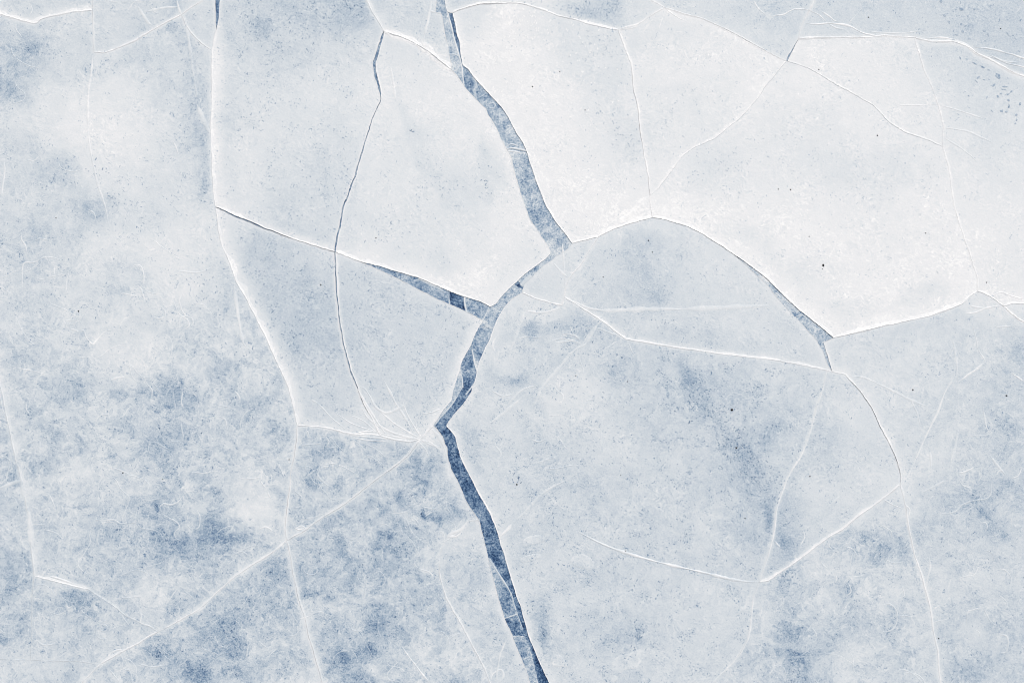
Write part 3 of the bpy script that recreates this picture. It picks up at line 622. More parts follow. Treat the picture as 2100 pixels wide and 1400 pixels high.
print('faces', len(faces), 'unnamed', [(f['P'].mean(0).round().tolist(), abs(f['A'])) for f in faces if 'key' not in f])

# per edge: which floe lies on which side (the half edge belongs to the face)
edge_faces = {}
for f in faces:
    for i2, d2, st, ln in f['spans']: edge_faces.setdefault(i2, []).append((f.get('key'), d2))

def _base_raster():
    xs = np.arange(-64, 2169, 4.0); ys = np.arange(-64, 1469, 4.0)
    x, y = np.meshgrid(xs, ys)
    wx = x + 110 * (fbm(x, y, 120, 4, 5) - .5); wy = y + 110 * (fbm(x, y, 120, 4, 77) - .5)
    gb = grid_val(wx, wy)
    gb = np.where(gb < .72, .72 + (gb - .72) * .62, gb)
    wx = x + 60 * (fbm(x, y, 50, 3, 15) - .5); wy = y + 60 * (fbm(x, y, 50, 3, 97) - .5)
    for (bx, by, rx, ry, dv) in BLOBS:
        i0, i1 = int((bx - 3 * rx - 40 + 64) / 4), int((bx + 3 * rx + 40 + 64) / 4) + 1
        j0, j1 = int((by - 3 * ry - 40 + 64) / 4), int((by + 3 * ry + 40 + 64) / 4) + 1
        i0 = max(i0, 0); j0 = max(j0, 0)
        sl = (slice(j0, j1), slice(i0, i1))
        q = ((wx[sl] - bx) / (rx * 1.2)) ** 2 + ((wy[sl] - by) / (ry * 1.2)) ** 2
        gb[sl] += dv * (0.78 if dv < -.15 else 0.55 if dv < 0 else 0.9) * np.exp(-q * 0.9)
    for pts, wd, dv in STREAKS:
        d_ = dist_poly((x + 14 * (fbm(x, y, 30, 3, 55) - .5)).ravel(), (y + 14 * (fbm(x, y, 30, 3, 56) - .5)).ravel(), pts).reshape(x.shape)
        gb += dv * np.exp(-(d_ / wd) ** 2) * np.clip(-.1 + 2.0 * fbm(x, y, 44, 3, 57), 0, 1.4)
    return gb
# long faint streaks of clearer ice
STREAKS = [([(812, 200), (830, 240), (845, 267), (860, 310), (875, 350), (902, 383), (925, 427)], 11, -.12), ([(988, 300), (994, 350), (998, 380), (1002, 417)], 8, -.12),
           ([(1395, 745), (1420, 810), (1480, 868), (1515, 915), (1545, 960), (1565, 1010), (1585, 1070), (1612, 1112)], 12, -.065), ([(385, 50), (395, 150), (405, 250), (420, 350), (425, 400)], 18, -.045),
           ([(1605, 1170), (1620, 1240), (1625, 1300), (1635, 1390)], 16, -.06), ([(1225, 60), (1250, 180), (1275, 260), (1290, 320)], 16, -.05), ([(1110, 1230), (1112, 1300), (1120, 1350)], 7, -.08)]
BASE = _base_raster()
def bilin(A, x, y, x0, y0, st):
    gx = np.clip((np.asarray(x, float) - x0) / st, 0, A.shape[1] - 1.001); gy = np.clip((np.asarray(y, float) - y0) / st, 0, A.shape[0] - 1.001)
    ix = gx.astype(int); iy = gy.astype(int); fx = gx - ix; fy = gy - iy
    return (A[iy, ix] * (1 - fx) + A[iy, ix + 1] * fx) * (1 - fy) + (A[iy + 1, ix] * (1 - fx) + A[iy + 1, ix + 1] * fx) * fy
def _floe_raster(key):
    sp = FLOES[key]; P = face_of[key]['P']
    x0, y0 = np.clip(P.min(0) - 6, -64, 2160); x1, y1 = np.clip(P.max(0) + 6, [0, 0], [2168, 1468])
    xs = np.arange(x0, x1 + 3, 3.0); ys = np.arange(y0, y1 + 3, 3.0)
    x, y = np.meshgrid(xs, ys)
    b = np.clip(bilin(BASE, x, y, -64, -64, 4.0) + sp[2], sp[3] - 0.10, sp[4])
    mot = sp[5] * (0.42 + 0.58 * np.clip((0.84 - b) / 0.24, 0, 1.05))
    mot = mot * (0.72 + 0.28 * np.clip((y - 420) / 330, 0, 1)) if sp[5] > .8 else mot
    nz0 = 0.35 + 1.1 * fbm(x, y, 60, 3, 31)
    for pts, hw, hv in face_of[key]['halos']:
        mn = pts.min(0) - 3.2 * hw; mx = pts.max(0) + 3.2 * hw
        i0, i1 = np.searchsorted(xs, [mn[0], mx[0]]); j0, j1 = np.searchsorted(ys, [mn[1], mx[1]])
        if i1 <= i0 or j1 <= j0: continue
        sl = (slice(j0, j1), slice(i0, i1))
        dd = dist_poly(x[sl], y[sl], pts)
        a = np.clip(np.exp(-(dd / (hw * 1.1)) ** 2.2) * (0.25 + nz0[sl] * .85), 0, 1)
        b[sl] = np.maximum(b[sl], b[sl] + (hv - b[sl]) * a)
        mot[sl] = mot[sl] * (1 - 0.45 * a)
    return b, mot, x0, y0
_FR = {}
def floe_frost(key, x, y):
    if key not in _FR: _FR[key] = _floe_raster(key)
    b, mot, x0, y0 = _FR[key]
    return bilin(b, x, y, x0, y0, 3.0), bilin(mot, x, y, x0, y0, 3.0)
def floe_z(key, x, y):
    x = np.asarray(x, float); y = np.asarray(y, float)
    return FLOES[key][1] * 0.32 + 0.012 * (fbm(x, y, 160, 3, 9) - .5) + 0.004 * (fbm(x, y, 24, 2, 19) - .5)

for key, f in face_of.items():
    f['halos'] = []
    for i2, d2, st, ln in f['spans']:
        e = EDGES[i2]
        r_ = e['rims'].get(key)
        if r_ and len(r_) == 4: f['halos'].append((e['p'][::3] if len(e['p']) > 8 else e['p'], r_[2], r_[3]))
        elif e['rim'] or r_: f['halos'].append((e['p'][::3] if len(e['p']) > 8 else e['p'], 4.0, e['rim'][1] - .05 if not r_ else min(.84, r_[1] - .04)))

def grid_points(poly, step, clear):
    mn = poly.min(0); mx = poly.max(0)
    gx, gy = np.meshgrid(np.arange(mn[0], mx[0], step), np.arange(mn[1], mx[1], step * 0.87))
    gx = gx + (np.arange(gx.shape[0]) % 2)[:, None] * step * 0.5
    gx = gx.ravel() + (rng.rand(gx.size) - .5) * step * 0.3; gy = gy.ravel() + (rng.rand(gy.size) - .5) * step * 0.3
    fine = (gx > -60) & (gx < 2160) & (gy > -60) & (gy < 1460)
    coarse = ~fine & (rng.rand(gx.size) < 0.035 * (step / 5.0) ** 2)
    k = fine | coarse
    gx, gy = gx[k], gy[k]
    k = inside(gx, gy, poly); gx, gy = gx[k], gy[k]
    # drop points that crowd the border
    cell = {}
    for px, py in poly:
        cell.setdefault((int(px // 8), int(py // 8)), []).append((px, py))
    keep = np.ones(gx.size, bool); c2 = clear * clear
    for q in range(gx.size):
        cx, cy = int(gx[q] // 8), int(gy[q] // 8)
        for dx in (-1, 0, 1):
            for dy in (-1, 0, 1):
                for (px, py) in cell.get((cx + dx, cy + dy), ()):
                    if (px - gx[q]) ** 2 + (py - gy[q]) ** 2 < c2: keep[q] = False
    return gx[keep], gy[keep]
def triangulate(poly, gx, gy):
    nb = len(poly)
    pts = [Vector((float(px), float(py))) for px, py in poly] + [Vector((float(a), float(b))) for a, b in zip(gx, gy)]
    vo, eo, fo, vi, ei, fi = delaunay_2d_cdt(pts, [(k, (k + 1) % nb) for k in range(nb)], [], 0, 1e-4, True)
    V_ = np.array([(v.x, v.y) for v in vo]); T = np.array([f for f in fo if len(f) == 3])
    c = V_[T].mean(1)
    T = T[inside(c[:, 0], c[:, 1], poly)]
    # border ring in output numbering
    omap = {}
    for k, lst in enumerate(vi):
        for src in lst: omap.setdefault(src, k)
    ringi = [omap[k] for k in range(nb) if k in omap]
    # face up (image y runs down, so flip when needed)
    a = V_[T]
    cr = (a[:, 1, 0] - a[:, 0, 0]) * (a[:, 2, 1] - a[:, 0, 1]) - (a[:, 1, 1] - a[:, 0, 1]) * (a[:, 2, 0] - a[:, 0, 0])
    T[cr > 0] = T[cr > 0][:, ::-1]
    return V_, T, ringi
def slab(name, poly, step, zf, ff, mat, depth, fleck, parent=None):
    gx, gy = grid_points(poly, step, step * 0.55)
    V_, T, ringi = triangulate(poly, gx, gy)
    z = zf(V_[:, 0], V_[:, 1]); fr, mo = ff(V_[:, 0], V_[:, 1])
    n = len(V_)
    top = np.c_[X(V_[:, 0]), Y(V_[:, 1]), z]
    rb = V_[ringi]
    bot = np.c_[X(rb[:, 0]), Y(rb[:, 1]), np.full(len(ringi), -depth)]
    verts = np.vstack([top, top[ringi], bot])
    m_ = len(ringi)
    F = T.tolist()
    for k in range(m_):
        k2 = (k + 1) % m_
        F.append((n + k, n + k2, n + m_ + k2, n + m_ + k))
    fr = np.r_[fr, fr[ringi] - .06, np.full(m_, .60)]; mo = np.r_[mo, np.full(2 * m_, .3)]
    o = make_obj(name, verts, F, mat, parent, dict(frost=fr, mottle=mo, fleck=np.full(len(fr), fleck)))
    return o

floe_obj = {}
for key, f in face_of.items():
    P, g = f['P'], f['g']
    nn = normals(P, True) * inner_sign
    f['inner'] = P + nn * (g * 0.5)[:, None]
    f['n'] = nn
    sp = FLOES[key]
    o = slab('ice_floe', f['inner'], 4.5, lambda x, y, k=key: floe_z(k, x, y), lambda x, y, k=key: floe_frost(k, x, y), M_ICE, 0.22, sp[6])
    tag(o, sp[7], 'ice floe', GRP)
    floe_obj[key] = o

# ------------------------------------------------------------------ ribbons: snow rims on the floe edges and healed cracks on the floes
class Ribbon:
    """strip of cross sections with a height and a whiteness that runs into the ice beside it"""
    def __init__(self): self.v = []; self.f = []; self.fr = []; self.mo = []
    def add(self, rows, z, fr, mo):          # rows: list over profile of (n,2) px arrays; z, fr likewise
        n = len(rows[0]); k = len(rows); b = len(self.v)
        for i in range(n):
            for j in range(k):
                self.v.append((X(rows[j][i][0]), Y(rows[j][i][1]), z[j][i])); self.fr.append(fr[j][i]); self.mo.append(mo)
        for i in range(n - 1):
            for j in range(k - 1):
                a, b1, c, d = b + i * k + j, b + i * k + j + 1, b + (i + 1) * k + j + 1, b + (i + 1) * k + j
                self.f.append((a, b1, c, d))
    def build(self, name, mat, parent):
        v = np.array(self.v); f = []
        for q in self.f:
            p = v[list(q)]
            nz = (p[2][0] - p[0][0]) * (p[3][1] - p[1][1]) - (p[2][1] - p[0][1]) * (p[3][0] - p[1][0])
            f.append(q if nz > 0 else q[::-1])
        return make_obj(name, v, f, mat, parent, dict(frost=self.fr, mottle=self.mo, fleck=[0.05] * len(self.fr)))

def in_view(p, m=70): return bool(((p[:, 0] > -m) & (p[:, 0] < 2100 + m) & (p[:, 1] > -m) & (p[:, 1] < 1400 + m)).any())
for key, f in face_of.items():
    for i2, d2, st, ln in f['spans']:
        e = EDGES[i2]
        spec = e['rims'].get(key) or e['rim']
        if spec is None or not in_view(e['p']): continue
        wd, wh = spec[0], spec[1]
        ids = [(st + k) % len(f['P']) for k in range(ln)]
        B = f['inner'][ids]; nn = f['n'][ids].copy()
        n = len(B)
        arc = np.r_[0, np.cumsum(np.hypot(*np.diff(B, axis=0).T))]
        sd_ = i2 * 13 + d2 * 7
        wv = wd * np.clip(-0.35 + 2.4 * fbm(arc, arc * 0 + sd_, 30, 4, sd_), .18, 2.0); wv *= np.clip(0.45 + np.minimum(arc, arc[-1] - arc) / 18.0, 0, 1)
        st_ = np.clip(0.05 + 1.75 * fbm(arc, arc * 0 + sd_, 60, 4, sd_ + 3), 0.15, 1.05)
        hv = e['h'] * 0.30 * (0.45 + 1.0 * fbm(arc, arc * 0 + sd_, 26, 3, sd_ + 5))
        rough = (vnoise(arc / 5.0, arc * 0, sd_ + 8) - .5) * 1.1
        offs = [np.zeros(n), np.zeros(n), wv * (0.30 + 0.15 * rough), wv * (0.68 + .2 * rough), wv * (1.15 + .3 * rough)]
        rows = [B + nn * o_[:, None] for o_ in offs]
        base = [floe_frost(key, r_[:, 0], r_[:, 1])[0] for r_ in rows]
        zb = [floe_z(key, r_[:, 0], r_[:, 1]) for r_ in rows]
        prof = [.8, .95, 1.0, .6, 0.0]
        zz = [zb[0] - 0.03, zb[1] + hv * .75, zb[2] + hv, zb[3] + hv * .45, zb[4] - 0.004]
        wv_ = np.minimum(wh, base[3] + .25)
        fr = [base[j] + (wv_ - base[j]) * prof[j] * st_ for j in range(5)]
        R_ = Ribbon(); R_.add(rows, zz, fr, 0.3)
        R_.build('snow_rim', M_ICE, floe_obj[key])

def find_floe(x, y):
    for key, f in face_of.items():
        if inside(np.array([float(x)]), np.array([float(y)]), f['P'])[0]: return key
    return None
def line_ribbon(R_, key, pts, wd, wh, h, seed, smooth=True, closed=False, zoff=0.0):
    p = smooth_curve(pts, 3.5) if smooth else resample(pts, 4.0)[0]
    n = len(p)
    arc = np.r_[0, np.cumsum(np.hypot(*np.diff(p, axis=0).T))]
    p = p + normals(p) * ((fbm(arc, arc * 0 + seed, 16, 2, seed) - .5) * 1.2)[:, None]
    nn = normals(p)
    tap = np.clip(np.minimum(arc, arc[-1] - arc) / max(6.0, 0.18 * arc[-1]), 0.0, 1) if not closed else np.ones(n)
    wv = wd * np.clip(-0.2 + 2.2 * fbm(arc, arc * 0 + seed, 26, 4, seed + 2), .25, 1.9) * (0.35 + 0.65 * tap)
    st_ = np.clip(-0.15 + 2.0 * fbm(arc, arc * 0 + seed, 45, 4, seed + 3), 0.28, 1.05) * (0.15 + 0.85 * tap)
    hv = h * 0.30 * (0.5 + fbm(arc, arc * 0 + seed, 26, 2, seed + 5)) * tap
    rows = [p + nn * (wv * k)[:, None] for k in (-.62, -.3, 0, .3, .62)]
    base = [floe_frost(key, r_[:, 0], r_[:, 1])[0] for r_ in rows]
    zb = [floe_z(key, r_[:, 0], r_[:, 1]) for r_ in rows]
    prof = [0, .7, 1, .7, 0]
    wh = np.clip(base[2] + wh, 0, .95) if wh < .5 else np.minimum(wh, base[2] + (.15 if wh < .84 else .25))
    R_.add(rows, [zb[j] + zoff + (-0.004 if j in (0, 4) else hv * prof[j] + .003) for j in range(5)], [base[j] + (wh - base[j]) * prof[j] * st_ for j in range(5)], 0.5)

# healed cracks: points, width, whiteness, height
LINES = [
 ([(363, 0), (366, 15), (372, 30)], 4, .84, .01), ([(283, 14), (290, 25), (303, 45), (312, 52)], 6, .84, .004), ([(300, 24), (340, 16), (366, 15)], 4, .80, .004),
 ([(190, 113), (187, 150), (182, 183), (180, 222), (180, 260)], 4, .90, .014), ([(180, 260), (185, 305), (192, 340), (200, 377), (209, 403), (217, 427), (223, 460)], 4, .83, .006),
 ([(404, 215), (415, 240), (424, 262), (432, 275)], 8, .82, .004), ([(380, 35), (388, 90), (395, 140), (405, 200)], 7, .76, .004), ([(355, 290), (362, 305), (366, 318)], 3, .84, .004),
 ([(480, 585), (486, 630), (492, 670), (500, 705), (518, 720)], 8, .82, .006),
 ([(885, 0), (881, 25), (878, 43), (870, 77), (869, 92)], 6, .86, .01), ([(865, 88), (880, 100), (890, 108)], 12, .9, .015), ([(880, 22), (893, 26)], 8, .86, .01),
 ([(1268, 60), (1300, 52), (1345, 40)], 4, .88, .006), ([(1318, 68), (1330, 50), (1340, 40)], 3, .9, .006), ([(1350, 62), (1356, 44), (1361, 32)], 3, .92, .006), ([(1366, 20), (1390, 36), (1402, 42)], 3, .92, .006),
 ([(1333, 401), (1315, 418), (1290, 440), (1263, 463)], 14, .95, .012), ([(1325, 410), (1310, 424), (1297, 437)], 4, .97, .015),
 ([(1928, 217), (1950, 222), (1975, 230), (2015, 243)], 4, .80, .004), ([(1938, 263), (1960, 265), (1985, 270), (2010, 281), (2035, 293)], 4, .80, .004), ([(1938, 284), (1955, 294), (1975, 307), (2002, 330)], 4, .80, .004),
 ([(1845, 216), (1890, 216), (1925, 214)], 3, .82, .004),
 ([(1652, 48), (1675, 50), (1702, 48), (1738, 53), (1768, 67), (1790, 73), (1812, 76)], 4, .92, .022), ([(1575, 35), (1592, 32), (1608, 30), (1620, 23), (1632, 19), (1652, 20), (1666, 25), (1678, 30), (1690, 40), (1698, 48)], 3, .90, .012),
 ([(1685, 24), (1700, 34), (1710, 42), (1720, 46)], 4, .86, .01), ([(1738, 50), (1755, 32), (1772, 13)], 3, .84, .008), ([(1700, 50), (1715, 58), (1730, 60)], 3, .88, .008), ([(1660, 22), (1666, 8), (1672, 0)], 2.5, .84, .006),
 ([(1998, 98), (2020, 99), (2042, 103), (2075, 112), (2100, 120), (2140, 128)], 4, .92, .024), ([(2018, 114), (2040, 120), (2065, 130), (2100, 138), (2140, 150)], 3.4, .90, .02), ([(2028, 112), (2060, 126), (2085, 128)], 3, .88, .015),
 ([(1900, 80), (1930, 77), (1958, 82)], 3, .9, .01), ([(1780, 66), (1850, 68), (1900, 62)], 3, .74, .003),
 ([(1975, 642), (2000, 641), (2025, 631), (2055, 627)], 3.4, .90, .016), ([(1988, 626), (2004, 630), (2020, 632)], 4, .84, .006), ([(2056, 600), (2078, 608), (2096, 613)], 3.4, .96, .015), ([(2035, 607), (2050, 600), (2070, 602)], 3, .95, .01),
 ([(1200, 634), (1250, 637), (1317, 634), (1380, 634), (1450, 632), (1520, 629), (1575, 627)], 10, .79, .004), ([(1135, 540), (1150, 556), (1163, 568)], 4, .82, .004), ([(1153, 500), (1158, 560), (1158, 590)], 3, .82, .003),
 ([(1227, 661), (1215, 683), (1200, 706), (1190, 712)], 8, .84, .014), ([(1190, 712), (1170, 725), (1150, 750), (1117, 787), (1106, 806), (1095, 830)], 7, .78, .006), ([(1118, 690), (1100, 692), (1080, 690), (1060, 695)], 3, .86, .01),
 ([(1150, 683), (1165, 685), (1180, 688), (1190, 698)], 3, .88, .012), ([(1140, 702), (1160, 700), (1178, 697)], 3, .88, .012), ([(1200, 672), (1225, 672), (1250, 682), (1270, 690)], 3, .78, .004),
 ([(1270, 695), (1250, 710), (1230, 722)], 2.6, .8, .004), ([(1212, 660), (1225, 652), (1236, 650)], 3, .78, .004), ([(1075, 640), (1062, 680), (1052, 705), (1045, 725)], 6, .80, .005), ([(1148, 780), (1145, 800)], 3, .82, .006),
 ([(1040, 830), (1070, 800), (1100, 790)], 5, .78, .005), ([(1008, 800), (1030, 812), (1050, 808)], 3, .86, .01), ([(1000, 870), (1035, 845), (1070, 815)], 6, .78, .004),
 ([(1183, 1088), (1217, 1106), (1250, 1121), (1300, 1138), (1367, 1156), (1433, 1171), (1483, 1183), (1517, 1190), (1557, 1193)], 5, .92, .035),
 ([(1050, 1075), (1080, 1045), (1105, 1018), (1130, 1000), (1160, 985)], 7, .78, .006), ([(1025, 1100), (1040, 1086), (1050, 1074)], 6, .86, .012), ([(1543, 1200), (1530, 1240), (1510, 1260)], 8, .74, .003),
 ([(738, 792), (748, 797), (758, 811), (768, 831), (780, 842), (792, 847), (806, 843), (818, 837), (830, 830), (838, 820)], 6, .84, .012), ([(788, 781), (800, 803), (812, 827), (832, 857), (847, 886)], 4, .84, .008), ([(838, 820), (838, 812)], 3, .84, .008),
 ([(733, 796), (752, 830), (772, 862), (790, 888)], 5, .86, .01), ([(652, 827), (665, 840), (678, 854), (693, 867), (708, 880)], 4, .82, .006), ([(640, 820), (650, 825)], 5, .8, .005), ([(725, 897), (758, 903), (800, 904)], 3, .88, .012),
 ([(775, 870), (800, 885), (830, 895), (855, 900)], 5, .86, .01), ([(760, 860), (785, 875), (812, 892)], 3, .84, .008), ([(725, 889), (750, 884), (772, 886)], 3, .92, .015), ([(867, 848), (885, 845), (903, 838)], 3, .88, .012),
 ([(885, 878), (900, 895), (912, 920), (918, 945)], 7, .74, .006), ([(864, 901), (880, 910), (900, 915)], 5, .78, .006), ([(840, 925), (835, 938)], 4, .74, .005), ([(864, 899), (850, 912), (836, 930)], 4, .86, .01),
 ([(1038, 1310), (1031, 1328), (1025, 1343), (1021, 1368), (1018, 1392)], 4, .88, .014), ([(1004, 1395), (1012, 1380), (1028, 1372), (1033, 1385), (1025, 1398)], 4, .86, .01), ([(825, 1326), (838, 1345), (852, 1363), (866, 1381), (882, 1399)], 4, .88, .014),
 ([(893, 1238), (882, 1240), (872, 1256)], 3, .84, .01), ([(912, 1108), (925, 1093), (945, 1085), (960, 1068)], 7, .88, .016), ([(918, 1100), (938, 1098), (950, 1086)], 5, .9, .015),
 ([(602, 1080), (612, 1085), (625, 1083)], 3, .88, .012), ([(628, 1084), (620, 1078), (606, 1082)], 3, .84, .01), ([(560, 1130), (575, 1120), (584, 1112)], 4, .86, .01),
 ([(0, 800), (4, 830), (10, 850)], 3, .8, .01), ([(36, 950), (45, 990), (48, 1020)], 10, .76, .004), ([(0, 1000), (20, 992), (42, 985)], 8, .76, .004), ([(57, 1040), (62, 1080), (66, 1120)], 12, .80, .006), ([(100, 1180), (120, 1186), (150, 1196)], 6, .9, .02),
 ([(228, 1338), (240, 1332), (258, 1332)], 4, .84, .01), ([(207, 1360), (222, 1345), (228, 1336)], 4, .84, .01), ([(225, 1372), (238, 1388), (246, 1400)], 3, .78, .006), ([(190, 1376), (200, 1365), (215, 1360)], 4, .84, .01), ([(395, 1256), (415, 1248), (430, 1230)], 6, .8, .01),
 ([(1955, 697), (1958, 720), (1962, 744), (1964, 784)], 5, .80, .005), ([(1958, 737), (1955, 774), (1938, 804), (1922, 847), (1902, 887), (1882, 932), (1865, 969), (1850, 992)], 5, .84, .008), ([(1965, 784), (1983, 770), (2002, 757), (2020, 742)], 4, .86, .01),
 ([(1995, 667), (2003, 700), (2005, 714), (2018, 735), (2022, 745)], 4, .78, .005), ([(1742, 770), (1775, 775), (1808, 790), (1868, 820), (1900, 833)], 5, .80, .004), ([(1866, 817), (1880, 845), (1887, 872)], 4, .8, .005), ([(1895, 862), (1912, 845), (1930, 835)], 5, .8, .005),
 ([(2072, 764), (2088, 774), (2100, 782)], 3, .86, .012), ([(2030, 933), (2046, 955), (2062, 973)], 4, .78, .006), ([(1965, 970), (1982, 966), (2000, 955)], 4, .84, .01), ([(1958, 930), (1948, 960)], 5, .76, .004), ([(1908, 925), (1909, 960)], 4, .78, .004),
 ([(1965, 880), (1960, 910), (1950, 950)], 6, .76, .004), ([(2015, 830), (2022, 870), (2030, 890)], 4, .76, .004), ([(1812, 1024), (1830, 1034), (1850, 1042)], 4, .78, .006), ([(1690, 1050), (1705, 1033), (1725, 1015)], 6, .78, .005),
 ([(1588, 1108), (1595, 1116), (1602, 1123)], 4, .86, .012), ([(1855, 1033), (1866, 1045), (1862, 1060)], 4, .82, .01), ([(1940, 985), (1900, 1005), (1890, 1010)], 5, .78, .004), ([(1905, 1143), (1908, 1160), (1902, 1185), (1899, 1205)], 4, .80, .006),
 ([(1912, 1248), (1930, 1240)], 3, .78, .005), ([(802, 140), (808, 180), (812, 205)], 6, .88, .004),
 ([(862, 899), (838, 886), (806, 866), (776, 838), (760, 815)], 3.4, .88, .006), ([(860, 900), (826, 892), (788, 880), (756, 858), (742, 836)], 3, .86, .006), ([(864, 897), (848, 872), (834, 846), (826, 822)], 3, .86, .006),
 ([(858, 900), (815, 896), (770, 884), (722, 868), (690, 848)], 3, .86, .006), ([(850, 902), (800, 899), (745, 895), (700, 886), (668, 872)], 3, .88, .006), ([(864, 898), (856, 880), (852, 862)], 2.6, .84, .005),
 ([(770, 884), (745, 862), (715, 850)], 2.6, .82, .005), ([(866, 897), (884, 872), (902, 848), (918, 830)], 4, .84, .006),
 ([(866, 902), (884, 908), (902, 922)], 5, .82, .006), ([(858, 905), (872, 920), (880, 938)], 4, .78, .005),
 ([(1190, 712), (1205, 690), (1222, 668), (1240, 655)], 4, .86, .008), ([(1150, 745), (1172, 722), (1196, 706)], 5, .84, .008), ([(1130, 700), (1150, 694), (1176, 698), (1192, 706)], 3, .86, .008), ([(1168, 668), (1176, 684), (1190, 700)], 2.6, .84, .006),
 ([(1078, 636), (1096, 640), (1120, 640), (1152, 630)], 6, .84, .006), ([(1157, 612), (1185, 622), (1210, 632), (1240, 636)], 5, .84, .006), ([(1110, 800), (1130, 772), (1152, 748)], 3, .82, .006),
 ([(1553, 1200), (1545, 1230), (1541, 1268), (1535, 1306), (1518, 1340), (1490, 1371), (1463, 1398)], 4, .86, .008), ([(1696, 764), (1688, 797), (1676, 834), (1665, 874), (1645, 930), (1619, 973), (1603, 1013), (1593, 1043), (1589, 1083), (1577, 1133), (1560, 1188)], 3, .88, .01),
]
for n_, (pts, wd, wh, h) in enumerate(LINES):
    mid = pts[len(pts) // 2]
    key = find_floe(*mid)
    if key is None: continue
    R_ = Ribbon(); line_ribbon(R_, key, pts, wd, min(.98, wh + .04), h, 100 + n_ * 7)
    R_.build('healed_crack', M_ICE, floe_obj[key])

